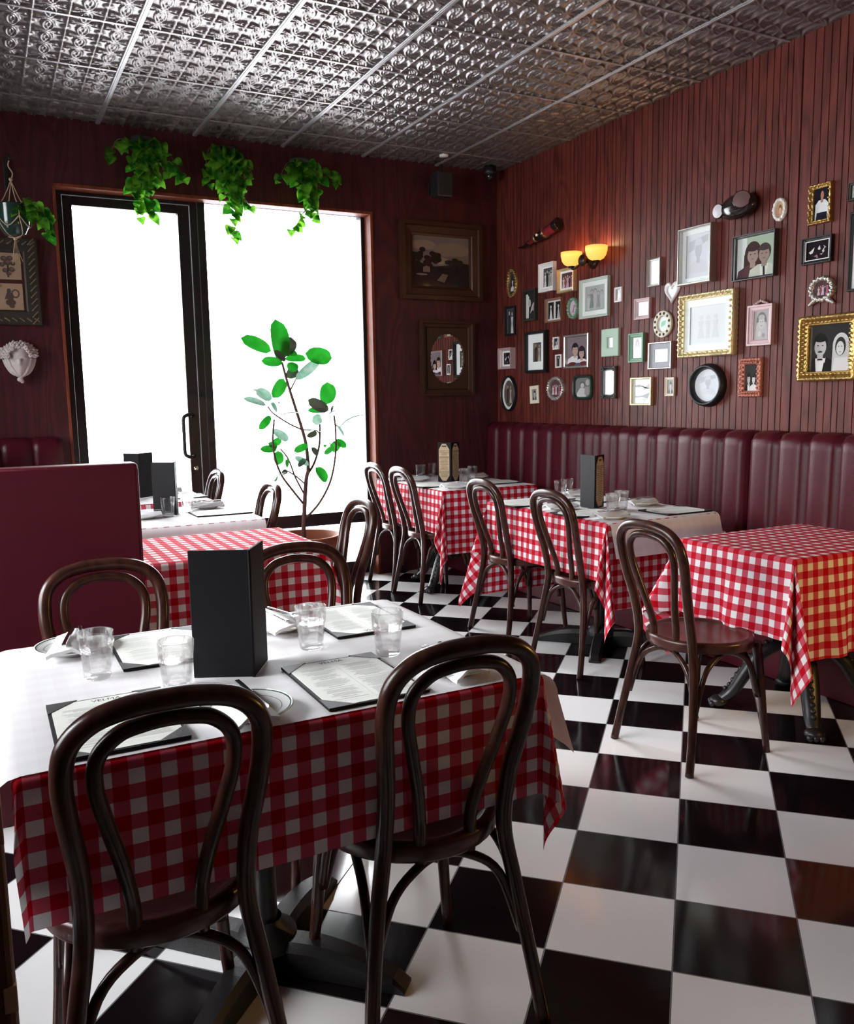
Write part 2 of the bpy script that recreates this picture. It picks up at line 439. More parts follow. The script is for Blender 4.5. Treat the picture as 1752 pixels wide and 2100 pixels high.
struct(obj('wall_front', MB().b2((XL - .2, YF - .15, 0), (XR + .12, YF, H)), M['plain_wall']))

# pressed-tin ceiling: relief built as a height field, six-inch repeat
def relief(u, v):
    u -= math.floor(u); v -= math.floor(v)
    h = 0.0
    for cx, cy in ((0, 0), (1, 0), (0, 1), (1, 1)):
        d = hypot(u - cx, v - cy)
        for R, wd, a in ((.66, .04, 1.0), (.56, .032, .75)):
            e = abs(d - R) / wd
            if e < 1: h = max(h, a * sqrt(1 - e * e))
        if d < .16: h = max(h, .9 * sqrt(1 - (d / .16) ** 2))
    x, y = u - .5, v - .5; r = hypot(x, y); th = atan2(y, x)
    rp = .085 + .15 * abs(cos(2 * th)) ** 1.5
    if r < rp: h = max(h, .9 * (1 - (r / rp) ** 2) ** .5 * (.55 + .45 * r / rp))
    e = abs(u if u < .5 else u - 1) / .028
    if e < 1: h = max(h, 1.25 * sqrt(1 - e * e))
    return h
CX, CY, CS = 2.0257, 4.4349, .6096
n = 28; cell = CS / 4
lut = [[relief((i + .5) / n, (j + .5) / n) for j in range(n)] for i in range(n)]
st = cell / n
i0 = int(math.floor((XL - CX) / st)); i1 = int(math.ceil((XR - CX) / st))
j0 = int(math.floor((1.9 - CY) / st)); j1 = int(math.ceil((YB - CY) / st))
import array
ni, nj = i1 - i0 + 1, j1 - j0 + 1
co = array.array('f', [0.0]) * (ni * nj * 3); k = 0
for i in range(i0, i1 + 1):
    row = lut[i % n]; x = CX + (i + .5) * st
    for j in range(j0, j1 + 1):
        co[k] = min(x, XR + .02); co[k + 1] = min(CY + (j + .5) * st, YB + .02); co[k + 2] = H - .010 * row[j % n]; k += 3
me = bpy.data.meshes.new('ceiling')
nf = (ni - 1) * (nj - 1)
me.vertices.add(ni * nj); me.vertices.foreach_set('co', co)
idx = array.array('i', [0]) * (nf * 4); k = 0
for i in range(ni - 1):
    for j in range(nj - 1):
        a = i * nj + j
        idx[k] = a; idx[k + 1] = a + 1; idx[k + 2] = a + nj + 1; idx[k + 3] = a + nj; k += 4
me.loops.add(nf * 4); me.loops.foreach_set('vertex_index', idx)
me.polygons.add(nf); me.polygons.foreach_set('loop_start', array.array('i', range(0, nf * 4, 4)))
me.polygons.foreach_set('use_smooth', [True] * nf)
me.update(calc_edges=True); me.validate()
me.materials.append(M['ceiling'])
ceil = struct(bpy.data.objects.new('ceiling', me)); COL.objects.link(ceil)
b = MB()
for k in range(-7, 4):
    x = CX + k * CS
    if XL < x < XR:
        b.b2((x - .015, 1.9, H - .013), (x + .015, YB, H - .004), .002); b.b2((x - .006, 1.9, H - .016), (x + .006, YB, H - .012), .001)
for k in range(-4, 4):
    y = CY + k * CS
    if 1.9 < y < YB: b.b2((XL, y - .009, H - .011), (XR, y + .009, H - .003), .002)
struct(obj('ceiling_grid', b, M['ceiling_bar'], ceil))
b = MB(); b.b2((XL - .2, YF, H + .005), (XR + .12, YB + .22, H + .1)); b.b2((XL, YF, H - .001), (XR, 1.93, H + .01), 0)
struct(obj('ceiling_slab', b, M['plain_ceiling'], ceil))

# street front: glazed door, fixed light with a transom, timber lining
Y0, Y1 = 6.12, 6.185
d = thing('door_1', 'dark aluminium framed glass street door with pull handle', 'door', (.57, Y0, 0)); struct(d)
def loc(mb): return mb
f = MB()
def fr(mb, x0, x1, z0, z1, y0=Y0, y1=Y1, bev=.004): mb.b2((x0 - .57, y0 - Y0, z0), (x1 - .57, y1 - Y0, z1), bev)
fr(f, .575, .632, 0, 2.69); fr(f, 1.302, 1.378, 0, 2.69); fr(f, .632, 1.302, 2.632, 2.69); fr(f, .632, 1.302, 0, .17)
obj('door_leaf', f, M['frame_black'], d)
g = MB(); fr(g, .63, 1.305, .165, 2.636, Y0 + .028, Y0 + .036, 0); obj('pane', g, M['pane'], d)
hd = MB()
hp = spline([(1.325, Y0 + .0, 1.262), (1.325, Y0 - .04, 1.270), (1.30, Y0 - .065, 1.275), (1.262, Y0 - .07, 1.262), (1.252, Y0 - .07, 1.23), (1.252, Y0 - .07, 1.12), (1.252, Y0 - .07, 1.02), (1.262, Y0 - .07, .99), (1.30, Y0 - .065, .975), (1.325, Y0 - .04, .98), (1.325, Y0, .985)], 5)
hd.tube([(p.x - .57, p.y - Y0, p.z) for p in hp], .0125, 12); obj('handle', hd, M['frame_black'], d)
lk = MB(); lk.lathe([(0, .012), (.012, .012), (.018, .006), (.02, 0), (.02, -.004)], 20, mtx=Matrix.Translation((1.338 - .57, -.002, .895)) @ Matrix.Rotation(pi / 2, 4, 'X')); obj('lock', lk, M['chrome'], d, label='round chrome key cylinder')
wd = thing('window_1', 'tall fixed street window with a low transom beside the door', 'window', (1.38, Y0, 0)); struct(wd)
f = MB()
def fw(mb, x0, x1, z0, z1, y0=Y0 - .01, y1=Y1 + .02, bev=.003): mb.b2((x0 - 1.38, y0 - Y0, z0), (x1 - 1.38, y1 - Y0, z1), bev)
fw(f, 1.382, 1.43, 0, OZ); fw(f, 1.433, 1.484, 0, OZ); fw(f, 2.652, OX1, 0, OZ); fw(f, 1.484, 2.652, 2.712, OZ); fw(f, 1.484, 2.652, .405, .50); fw(f, 1.484, 2.652, 0, .10)
fw(f, OX0, .572, 0, OZ); fw(f, .572, 1.382, 2.693, OZ)
obj('window_frame', f, M['frame_black'], wd)
g = MB(); fw(g, 1.48, 2.655, .498, 2.716, Y0 + .03, Y0 + .038, 0); obj('pane', g, M['pane'], wd)
g = MB(); fw(g, 1.48, 2.655, .098, .408, Y0 + .03, Y0 + .038, 0); obj('pane', g, M['pane'], wd)
for nm, lo, hi in (('trim_1', (OX0 - .004, YB - .006, OZ - .016), (OX1 + .004, Y0 - .012, OZ + .004)), ('trim_2', (OX1 - .018, YB - .006, 0), (OX1 + .004, Y0 - .012, OZ - .018)), ('trim_3', (OX0 - .012, YB - .006, 0), (OX0 + .006, Y0 - .012, OZ - .018))):
    struct(obj(nm, MB().b2(lo, hi, .002), M['trim']))
# second street window in the side wall, outside the picture; it lights the tables
wd = thing('window_2', 'side street window of three panes behind the seating', 'window', (XL - .1, 0, 0)); struct(wd)
f = MB()
for yy in (WY0 + .03, 2.8, 3.95, WY1 - .03): f.b2((-.04, yy - .035, WZ0), (.04, yy + .035, WZ1), .004)
for z in (WZ0 + .03, WZ1 - .03): f.b2((-.04, WY0, z - .035), (.04, WY1, z + .035), .004)
obj('window_frame', f, M['frame_black'], wd)
g = MB(); g.b2((-.004, WY0, WZ0), (.004, WY1, WZ1)); obj('pane', g, M['pane'], wd)

# ------------------------------------------------------------------ upholstery
def channels(mb, length, xs, n, z0, z1, depth, bulge, rows=22, cols=9, roll=.06):
    """Upright channel-tufted back: local x along, y out of the wall, z up."""
    cw = length / n; R = []
    for i in range(rows + 1):
        t = i / rows; row = []
        for c in range(n):
            for k in range(cols):
                if k == cols - 1 and c < n - 1: continue
                s = k / (cols - 1)
                bl = (max(0, 1 - (2 * s - 1) ** 4)) ** .5
                top = min(1.0, (1 - t) / .06); top = sqrt(max(0, 1 - (1 - top) ** 2))
                if t < .9: z = z0 + (z1 - roll - z0) * t / .9; y = depth * (1 - .18 * t) + bulge * bl
                else:
                    a = (t - .9) / .1 * pi / 2
                    z = z1 - roll + (roll - .012 * (1 - bl)) * sin(a); y = (depth * .84 + bulge * bl) * (.25 + .75 * cos(a))
                row.append((c * cw + s * cw, y, z))
        R.append(row)
    mb.grid(R)
    lo, hi = R[0], R[-1]
    mb.grid([[(p[0], 0, p[2]) for p in lo], lo], smooth=False); mb.grid([hi, [(p[0], 0, p[2]) for p in hi]], smooth=False)
    for e in (0, -1):
        mb.add([r[e] for r in R] + [(R[0][e][0], 0, z1 - .01), (R[0][e][0], 0, z0)], [tuple(range(rows + 3))])
def booth(name, label, y0, y1, n):
    """Section of the wall banquette from y0 (far) to y1 (near)."""
    Lg = y0 - y1
    t = thing(name, label, 'banquette', (XR - .004, y0, 0), 0, 'burgundy wall banquette sections')
    mt = Matrix(((0, -1, 0, 0), (-1, 0, 0, 0), (0, 0, 1, 0), (0, 0, 0, 1)))     # x along -Y, y towards -X
    b = MB(); channels(b, Lg - .006, None, n, .40, 1.158, .10, .044); obj('backrest', b, M['leather'], t, mt)
    b = MB(); b.box((Lg / 2, .34, .42), (Lg - .006, .50, .11), .03, seg=3); obj('seat', b, M['leather'], t, mt)
    b = MB(); b.box((Lg / 2, .26, .18), (Lg - .006, .50, .36), .006); obj('base', b, M['leather2'], t, mt)
    return t
booth('banquette', 'long burgundy channel-tufted banquette section running into the far corner', 5.99, 3.298, 15)
booth('banquette', 'burgundy channel-tufted banquette section behind the bare gingham table', 3.290, 1.10, 12)
# the banquette on the door side: end panel, seat, backrest, tufted return on the back wall
t = thing('side_banquette', 'burgundy banquette with a tall flat end panel and tufted far return', 'banquette', (-.2, 2.95, 0))
b = MB()
b.box((.255, .05, .5825), (.80, .09, 1.165), .012, seg=3); obj('end_panel', b, M['leather2'], t, label='tall flat burgundy end panel')
b = MB(); b.tube([(-.14, .008, 1.158), (.64, .008, 1.158), (.652, .008, 1.145), (.652, .008, .01)], .0035, 8); obj('piping', b, M['leather'], t)
b = MB(); b.box((.40, 1.5, .42), (.50, 2.78, .11), .03, seg=3); obj('seat', b, M['leather'], t)
b = MB(); b.box((.37, 1.5, .18), (.5, 2.78, .36), .006); obj('base', b, M['leather2'], t)
b = MB(); b.box((.06, 1.5, .62), (.12, 2.78, .98), .02, seg=3); obj('backrest', b, M['leather'], t)
b = MB(); channels(b, .72, None, 4, .40, 1.155, .10, .03)
obj('return_back', b, M['leather'], t, Matrix.Translation((-.062, 3.044, 0)) @ Matrix(((1, 0, 0, 0), (0, -1, 0, 0), (0, 0, 1, 0), (0, 0, 0, 1))))

t = thing('wooden_post', 'worn dark brown wooden post with pale chipped edge at the near corner', 'post', (POST_X, .8, 0))
b = MB(); b.b2((-.09, 0, 0), (0, .09, 1.2), .006); obj('shaft', b, wood('worn_oak', (.035, .014, .009), (.12, .05, .025), .5), t)
bare = mat('bare_wood', (.45, .30, .20), .7)
for z, hh in ((.36, .05), (.50, .03), (.67, .06), (.82, .025), (.98, .05)):
    obj('chip', MB().b2((-.010, -.001, z), (.0012, .012, z + hh), .0008), bare, t)

# ------------------------------------------------------------------ bentwood chairs
def mirror(pts): return pts + [(-x, y, z) for (x, y, z) in pts[:-1][::-1]]
def make_chair():
    t = thing('bentwood_chair', 'chair', 'chair', group='dark bentwood cafe chairs')
    s = MB()
    def out(a, k=1.0):
        r = .198 * (1 + .03 * cos(2 * a)); x = r * cos(a); y = r * sin(a)
        return x * (1 + .06 * sin(a)) * k, y * k
    rows = []
    for k, z in ((0, .449), (.5, .449), (.78, .451), (.845, .4545), (.87, .459), (.90, .4615), (.96, .461), (1.0, .456), (1.006, .448), (1.0, .425), (.985, .420), (.0, .42)):
        rows.append([out(2 * pi * i / 40, k) + (z,) for i in range(41)])
    s.grid(rows); obj('seat', s, M['seat'], t)
    hoop = mirror([(-.205, -.232, 0), (-.188, -.205, .15), (-.163, -.180, .32), (-.142, -.170, .45), (-.142, -.192, .58), (-.155, -.222, .69), (-.162, -.241, .770), (-.152, -.258, .833), (-.115, -.269, .872), (-.06, -.275, .889), (0, -.277, .893)])
    pts = spline(hoop, 6)
    rr = [.0155 + .003 * max(0, min(1, (p.z - .1) / .5)) for p in pts]
    b = MB(); b.tube(pts, rr, 14); obj('back_hoop', b, M['chair'], t)
    inner = mirror([(-.057, -.168, .415), (-.060, -.172, .50), (-.073, -.193, .58), (-.095, -.217, .67), (-.112, -.237, .75), (-.107, -.251, .807), (-.075, -.262, .843), (-.035, -.267, .855), (0, -.268, .858)])
    b = MB(); b.tube(spline(inner, 6), .0138, 12); obj('inner_hoop', b, M['chair'], t)
    for sx in (-1, 1):
        b = MB(); q = spline([(sx * .148, .150, .43), (sx * .160, .162, .30), (sx * .172, .172, .15), (sx * .186, .184, 0)], 4)
        b.tube(q, [.0185 - .006 * i / (len(q) - 1) for i in range(len(q))], 14); obj('leg', b, M['chair'], t)
    def arch(a, c, m): return spline([a, tuple(a[i] * .72 + m[i] * .28 if i < 2 else a[2] + (m[2] - a[2]) * .68 for i in range(3)), tuple(a[i] * .35 + m[i] * .65 if i < 2 else m[2] - .012 for i in range(3)), m,
                                      tuple(c[i] * .35 + m[i] * .65 if i < 2 else m[2] - .012 for i in range(3)), tuple(c[i] * .72 + m[i] * .28 if i < 2 else c[2] + (m[2] - c[2]) * .68 for i in range(3)), c], 5)
    for a, c, m in (((-.178, -.180, .20), (.178, -.180, .20), (0, -.150, .410)),
                    ((-.178, -.183, .22), (-.164, .150, .22), (-.150, -.01, .410)), ((.178, -.183, .22), (.164, .150, .22), (.150, -.01, .410)),
                    ((-.160, .148, .22), (.160, .148, .22), (0, .140, .410))):
        b = MB(); b.tube(arch(a, c, m), .0105, 10); obj('brace', b, M['chair'], t)
    return t
chair = make_chair()
CH = [
 ((.232, 1.637), 0, 'dark bentwood chair at the near table, its back covering an open menu'),
 ((.797, 1.640), -.015, 'dark bentwood chair at the near table with its whole back and legs seen from behind'),
 ((.285, 2.355), pi, 'brown bentwood chair across the near table, in front of the tall burgundy panel'),
 ((.865, 2.325), pi, 'brown bentwood chair across the near table, half hidden behind the standing black folder'),
 ((1.265, 3.60), pi / 2, 'bentwood chair at the end of the bare gingham table by the potted plant'),
 ((1.165, 4.66), pi / 2, 'bentwood chair at the end of the paper-covered table in front of the potted plant'),
 ((1.13, 5.76), pi / 2, 'bentwood chair at the farthest door-side table, only its hoop top showing by the door'),
 ((2.39, 2.355), -pi / 2, 'dark bentwood chair with its round seat showing, beside the bare gingham table at the banquette'),
 ((2.715, 3.41), -pi / 2, 'bentwood chair at the banquette table with the black folder, nearer of its two'),
 ((2.735, 4.08), -pi / 2, 'bentwood chair at the banquette table with the black folder, farther of its two'),
 ((2.745, 5.16), -pi / 2, 'bentwood chair at the corner table, nearer of its two'),
 ((2.75, 5.60), -pi / 2, 'bentwood chair at the corner table, beside the window jamb'),
]
for i, ((x, y), rz, lb) in enumerate(CH): stamp(chair, i, (x, y, 0), rz, lb)

# ------------------------------------------------------------------ tables
ZT = .757
def table(label, x0, x1, y0, y1, base, cx=None, cy=None):
    cx = (x0 + x1) / 2 if cx is None else cx; cy = (y0 + y1) / 2 if cy is None else cy
    t = thing('pedestal_table', label, 'table', (cx, cy, 0), 0, 'restaurant pedestal tables')
    b = MB(); b.b2((x0 - cx, y0 - cy, .722), (x1 - cx, y1 - cy, .752), .006); obj('tabletop', b, M['seat'], t)
    if base == 'x':
        b = MB(); b.lathe([(.026, .03), (.026, .70)], 24); b.lathe([(.0, .70), (.13, .70), (.13, .722), (0, .722)], 20); b.lathe([(.075, .055), (.07, .085), (.04, .11), (.036, .12)], 24); obj('column', b, M['iron'], t)
        for k in range(4):
            a = pi / 4 + k * pi / 2
            rows = []
            for i in range(13):
                s = i / 12; r = .03 + .33 * s; z = .075 - .05 * s ** 1.6 + .018 * sin(pi * s); hw = .036 - .008 * s
                if i == 12: z -= .012
                sec = [(-hw, 0), (-hw, z * .72), (-hw * .7, z), (hw * .7, z), (hw, z * .72), (hw, 0)]
                rows.append([(r * cos(a) - q * sin(a), r * sin(a) + q * cos(a), max(zz, .002)) for q, zz in sec])
            b = MB(); b.grid(rows, smooth=False); b.add(rows[-1], [tuple(range(6))]); obj('foot', b, M['iron'], t)
    else:
        b = MB()
        b.lathe([(.028, .20), (.05, .22), (.055, .26), (.035, .30), (.045, .34), (.03, .40), (.03, .55), (.045, .58), (.035, .62), (.06, .69), (.15, .705), (.15, .722), (0, .722)], 28, mod=lambda a, z: 1 + .05 * cos(10 * a))
        obj('column', b, M['iron_orn'], t)
        for k in range(4):
            a = base_ang + k * pi / 2
            q = spline([(.03, 0, .30), (.10, 0, .285), (.17, 0, .235), (.225, 0, .15), (.27, 0, .075), (.315, 0, .035)], 6)
            b = MB(); b.tube([(p.x * cos(a), p.x * sin(a), p.z) for p in q], [.026 + .012 * sin(pi * i / (len(q) - 1)) for i in range(len(q))], 12, flat=.8)
            for i in range(2, len(q) - 3, 2):
                p = q[i]; b.sphere(((p.x + .012) * cos(a), (p.x + .012) * sin(a), p.z + .026), .012, 8, 6)
            b.sphere((.325 * cos(a), .325 * sin(a), .026), .036, 14, 10, sc=(1.1, 1.1, .72))
            for dq in (-.022, 0, .022): b.sphere((.355 * cos(a) - dq * sin(a), .355 * sin(a) + dq * cos(a), .018), .014, 8, 6)
            obj('foot', b, M['iron_orn'], t)
    return t
base_ang = pi / 4
TA, TB, TCC = (.012, 1.045, 1.495, 2.305), (.50, 1.235, 3.29, 3.93), (.52, 1.265, 4.27, 5.02)
TD, TE, TF, TG = (.56, 1.235, 5.27, 5.93), (2.64, 3.36, 4.85, 5.87), (2.60, 3.305, 3.16, 4.22), (2.60, 3.33, 2.10, 2.665)
table('black pedestal table under the near gingham cloth, its feet between the chairs', *TA, 'x')
table('pedestal table under the bare gingham cloth by the burgundy end panel', *TB, 'x')
table('pedestal table under the white paper in front of the potted plant', *TCC, 'x')
table('pedestal table closest to the street door', *TD, 'x')
base_ang = .5
table('ornate cast-iron pedestal table in the far banquette corner', *TE, 'o')
table('black pedestal table under the banquette cloth with the black folder', *TF, 'x', cy=3.62)
base_ang = .87
table('ornate claw-footed cast-iron pedestal table at the near end of the banquette', *TG, 'o', cx=3.03, cy=2.40)

def drape(name, box, dr, z, R, m, label, cat, group, flare=.02, amp=.008, wave=.23, kk=.24, tipk=.05, kN=1, flareN=None, restE=None, seed=0, step=.014, nofold=False, parent=None):
    """A cloth or paper laid over a rectangular top: dr = overhang (west, east, south, north)."""
    x0, x1, y0, y1 = box; dW, dE, dS, dN = dr; rn = random.Random(seed)
    ph = [rn.uniform(0, 6.28) for _ in range(8)]
    def axis(a, b, d0, d1):
        L_ = []
        def seg(p, q, s):
            k = max(1, int(math.ceil(abs(q - p) / s))); return [p + (q - p) * i / k for i in range(k)]
        if d0: L_ += seg(a - d0, a - 2 * R, step) + seg(a - 2 * R, a, R * .4)
        L_ += seg(a, b, .05)
        if d1: L_ += seg(b, b + 2 * R, R * .4) + seg(b + 2 * R, b + d1, step)
        return L_ + [b + d1]
    U, Vv = axis(x0, x1, dW, dE), axis(y0, y1, dS, dN)
    def side(s, fl):
        if s < R * pi / 2: return R * sin(s / R), R - R * cos(s / R)
        q = s - R * pi / 2; return R + q * fl, R + q * sqrt(1 - fl * fl)
    rows, uv = [], []
    for u in U:
        row, ru = [], []
        for v in Vv:
            px, py = min(max(u, x0), x1), min(max(v, y0), y1)
            ex, ey = u - px, v - py
            if ex == 0 and ey == 0: p = (u, v, z)
            elif ex == 0 or ey == 0:
                s = abs(ex) + abs(ey); o, dn = side(s, flareN if (flareN is not None and ey > 0) else flare)
                if ex: tt = (v - y0) / (y1 - y0); Ls = y1 - y0; D = dE if ex > 0 else dW; f0 = ph[0 if ex > 0 else 1]; q = v
                else: tt = (u - x0) / (x1 - x0); Ls = x1 - x0; D = dN if ey > 0 else dS; f0 = ph[2 if ey > 0 else 3]; q = u
                win = sin(pi * min(max(tt, 0), 1)) ** .6
                g = (s / D) ** 1.2 if D else 0
                o += amp * g * win * (1.0 + sin(2 * pi * q / wave + f0) + .5 * sin(2 * pi * q / (wave * .61) + 2 * f0))
                p = (px + (o if ex > 0 else -o if ex < 0 else 0), py + (o if ey > 0 else -o if ey < 0 else 0), z - dn)
            else:
                r = hypot(ex, ey); th = atan2(abs(ey), abs(ex)); tt = th / (pi / 2)
                o, dn = side(r, flareN if (flareN is not None and ey > 0) else flare)
                if nofold:
                    p = (px + math.copysign(o * cos(th), ex), py + math.copysign(o * sin(th), ey), z - dn)
                else:
                    lob = sin(2 * pi * tt) ** 2 * (kN if ey > 0 else 1)
                    rr_ = max(0, r - R)
                    hx = o + rr_ * (kk + .05 * sin(ph[4] + 3 * tt)) * lob * min(1, r / .1)
                    dn2 = R * min(1, r / R) * .6 + sqrt(max(1e-6, rr_ ** 2 - (rr_ * kk * lob) ** 2)) * (1 + tipk * sin(pi * tt) ** 2) if r > R else dn
                    ang = tt * pi / 2
                    ang = ang + .35 * sin(4 * ang) * .5
                    p = (px + math.copysign(hx * cos(ang), ex), py + math.copysign(hx * sin(ang), ey), z - max(dn2, 0))
            if restE and u > x1 and p[2] < restE: p = (p[0] + (restE - p[2]) * .5, p[1], restE + .004 * sin(30 * v))
            row.append(p); ru.append((u + .011, v + .017))
        rows.append(row); uv.append(ru)
    b = MB(); b.grid(rows, uv=uv)
    return tag(obj(name, b, m), label, cat, group)
G1, G2 = 'red and white gingham tablecloths', 'white paper table covers'
cl = lambda box, dr, lb, sd, **k: drape('tablecloth', box, dr, ZT, .012, M['cloth'], lb, 'tablecloth', G1, seed=sd, **k)
cl(TA, (.05, .285, .275, .275), 'red and white gingham tablecloth on the near table, under the white paper', 1, amp=.0015, flare=.0, kk=.2)
cl(TB, (.25, .26, .255, .26), 'bare red and white gingham tablecloth beside the burgundy end panel', 2)
cl(TCC, (.25, .25, .28, .28), 'gingham tablecloth under the white paper in front of the potted plant', 3)
cl(TD, (.25, .25, .25, .25), 'gingham tablecloth on the table closest to the street door', 4)
cl(TE, (.295, .28, .425, .26), 'red and white gingham tablecloth on the far corner table', 5, amp=.005, kk=.40, kN=.25, tipk=.22, restE=.483)
cl(TF, (.292, .28, .43, .56), 'gingham tablecloth on the banquette table with the black folder', 6, amp=.004, kk=.40, kN=.7, tipk=.10, restE=.483)
cl(TG, (.315, .28, .395, .36), 'bare red and white gingham tablecloth on the near banquette table', 7, amp=.016, kk=.44, flare=.05, tipk=.09, restE=.483)
pp = lambda box, dr, lb, sd, R=.035, **k: drape('paper_cover', box, dr, ZT + .0022, R, M['paper'], lb, 'table paper', G2, seed=sd, nofold=True, **k)
a, b_, c, d_ = TA; pp((a + .005, b_ - .005, c - .004, d_ + .003), (.21, .24, 0, 0), 'white paper cover on the near table, curling down over both ends', 1, R=.055, flare=.30, amp=.012, wave=.5)
a, b_, c, d_ = TCC; pp((a, b_ + .004, c + .01, d_ - .01), (0, 0, .20, .16), 'white paper cover on the table in front of the potted plant', 2, flare=.06, amp=.004, wave=.5)
a, b_, c, d_ = TD; pp((a, b_, c, d_), (.02, .02, 0, 0), 'white paper cover on the table closest to the door', 3, R=.012)
a, b_, c, d_ = TE; pp((a - .004, b_ + .004, c - .004, d_), (0, 0, 0, .02), 'white paper cover on the far corner table', 4, R=.012)
a, b_, c, d_ = TF; pp((a + .01, b_ + .01, c + .01, d_ - .01), (0, 0, .19, .26), 'pinkish white paper cover hanging over both ends of the banquette table with the black folder', 5, flare=.27, flareN=.62, amp=.008, wave=.5)
# ------------------------------------------------------------------ things on the tables
ZI = ZT + .0034
def make_tumbler():
    def mod(a, z): return 1 - .045 * (abs(sin(4.5 * a)) ** .7) * (1 if .012 < z < .066 else 0)
    prof = [(.0, .0), (.026, .0), (.0285, .003), (.030, .012), (.0302, .0121), (.0315, .025), (.033, .04), (.0345, .055), (.0355, .0659), (.0365, .067), (.0375, .085), (.0385, .104), (.0375, .1055), (.0362, .104), (.0352, .085), (.0335, .065), (.031, .045), (.0285, .022), (.026, .014), (.0, .011)]
    b = MB(); b.lathe(prof, 54, mod=mod)
    return tag(obj('tumbler', b, M['tumbler']), 'tumbler', 'glass', 'fluted water tumblers')
tum = make_tumbler()
TUM = [
 ((.190, 1.963), 'clear fluted tumbler beside the napkin plate in front of the burgundy panel'),
 ((.330, 1.797), 'clear fluted tumbler touching the standing black folder on the near table'),
 ((.680, 1.935), 'clear fluted tumbler on the near table between the folder and the far menu'),
 ((.820, 1.792), 'clear fluted tumbler on the near table between the two menus beyond the big folder'),
 ((3.012, 4.085), 'clear tumbler behind the banquette-table chair hoop, front one of the far pair'),
 ((3.120, 4.165), 'clear tumbler behind another tumbler, rear one of the far pair on the banquette table'),
 ((2.825, 3.385), 'clear tumbler before the black folder on the banquette table, front one of the near pair'),
 ((2.940, 3.455), 'clear tumbler on the banquette table, rear one of the near pair beside the folder'),
 ((2.905, 5.69), 'clear tumbler on the far corner table, front one of the pair by the dark wall'),
 ((3.06, 5.80), 'clear tumbler on the far corner table, rear one of the pair by the dark wall'),
 ((2.995, 5.19), 'clear tumbler on the far corner table right before the open menu folder'),
 ((3.145, 5.33), 'clear tumbler on the far corner table behind the one at the open folder'),
 ((.848, 4.60), 'clear tumbler in front of the standing folder on the table by the plant'),
 ((.990, 4.80), 'clear tumbler beside the side plate on the table by the plant'),
 ((.99, 5.83), 'clear tumbler on the table closest to the street door'),
]
for i, ((x, y), lb) in enumerate(TUM): stamp(tum, i, (x, y, ZI), i * .37, lb)

def make_plate():
    t = thing('side_plate', 'plate', 'plate', group='white side plates with a thin dark rim line')
    b = MB(); b.lathe([(0, .006), (.05, .006), (.058, .008), (.066, .013), (.086, .019), (.092, .0205), (.0925, .019), (.088, .016), (.066, .009), (.052, .0), (0, .0)], 48); obj('plate_body', b, M['china'], t)
    b = MB(); b.lathe([(.0855, .0194), (.0885, .0203)], 48); b.lathe([(.069, .0144), (.0698, .0148)], 48); obj('rim_line', b, M['rimline'], t)
    return t
def make_napkin():
    b = MB()
    rows = []
    for i in range(15):
        u = i / 14 * .19 - .095; row = []
        for j in range(9):
            v = j / 8 - .5; z = .026 + .016 * cos(pi * v) - .004 * (u / .09) ** 2 + .003 * sin(40 * u + 9 * v)
            row.append((v * .088 + .006 * sin(18 * u), u, z))
        rows.append(row)
    b.grid(rows); b.grid([[(p[0] * .97, p[1] * .97, p[2] - .009) for p in r] for r in rows])
    for e in (rows[0], rows[-1]): b.grid([e, [(p[0] * .97, p[1] * .97, p[2] - .009) for p in e]])
    for k in (0, -1): b.grid([[r[k] for r in rows], [(r[k][0] * .97, r[k][1] * .97, r[k][2] - .009) for r in rows]])
    return tag(obj('napkin', b, M['napkin']), 'napkin', 'napkin', 'folded white napkins')
def make_fork():
    b = MB()
    q = spline([(0, -.10, .002), (0, -.04, .003), (0, .03, .004), (0, .05, .001)], 5)
    b.tube(q, [.0052 - .0022 * (i / (len(q) - 1)) for i in range(len(q))], 8, flat=.4)
    b.box((0, .06, .001), (.022, .022, .0022), .0008)
    for k in (-1.5, -.5, .5, 1.5): b.tube([(k * .0058, .068, .001), (k * .0058, .088, .0), (k * .0054, .104, .003)], [.0019, .0018, .001], 6)
    b.v = [(x * .85, y * .85, z) for x, y, z in b.v]
    return tag(obj('fork', b, M['steel']), 'fork', 'fork', 'steel forks')
def make_knife():
    b = MB(); b.box((0, -.05, .003), (.013, .10, .0065), .002)
    b.prism([(-.006, 0), (.006, 0), (.0085, .06), (.006, .105), (.0, .115), (-.006, .1)], .0022, .0042)
    b.v = [(x * .85, y * .85, z) for x, y, z in b.v]
    return tag(obj('knife', b, M['steel']), 'knife', 'knife', 'steel table knives')
plate, nap, fork, knife = make_plate(), make_napkin(), make_fork(), make_knife()
# x, y, turn of the napkin, where it is
SETS = [
 (.165, 2.205, 3.0, 'in front of the tall burgundy panel'),
 (.415, 1.575, .12, 'tucked behind the hoop of the nearest chair'),
 (.665, 2.145, 3.3, 'behind the tumbler right of the big folder'),
 (.895, 1.605, .1, 'seen through the hoop of the chair viewed from behind'),
 (2.715, 3.675, -1.5, 'behind the hoop of the nearer chair at the folder table'),
 (2.715, 3.265, -1.4, 'at the near corner of the banquette table'),
 (3.185, 3.575, 1.7, 'between the folder and the menu on the bench side'),
 (3.19, 4.12, 1.5, 'behind the black folder on the bench side'),
 (2.79, 4.945, -1.65, 'at the near edge of the far corner table'),
 (2.80, 5.555, -1.5, 'by the window-side tumblers of the corner table'),
 (3.27, 5.475, 2.1, 'on the bench side of the far corner table'),
 (1.115, 4.865, 1.6, 'beside the menu on the table in front of the plant'),
 (.725, 4.62, 1.6, 'half hidden by the burgundy panel on the paper-covered table'),
 (1.08, 5.84, 1.6, 'on the table closest to the street door'),
]
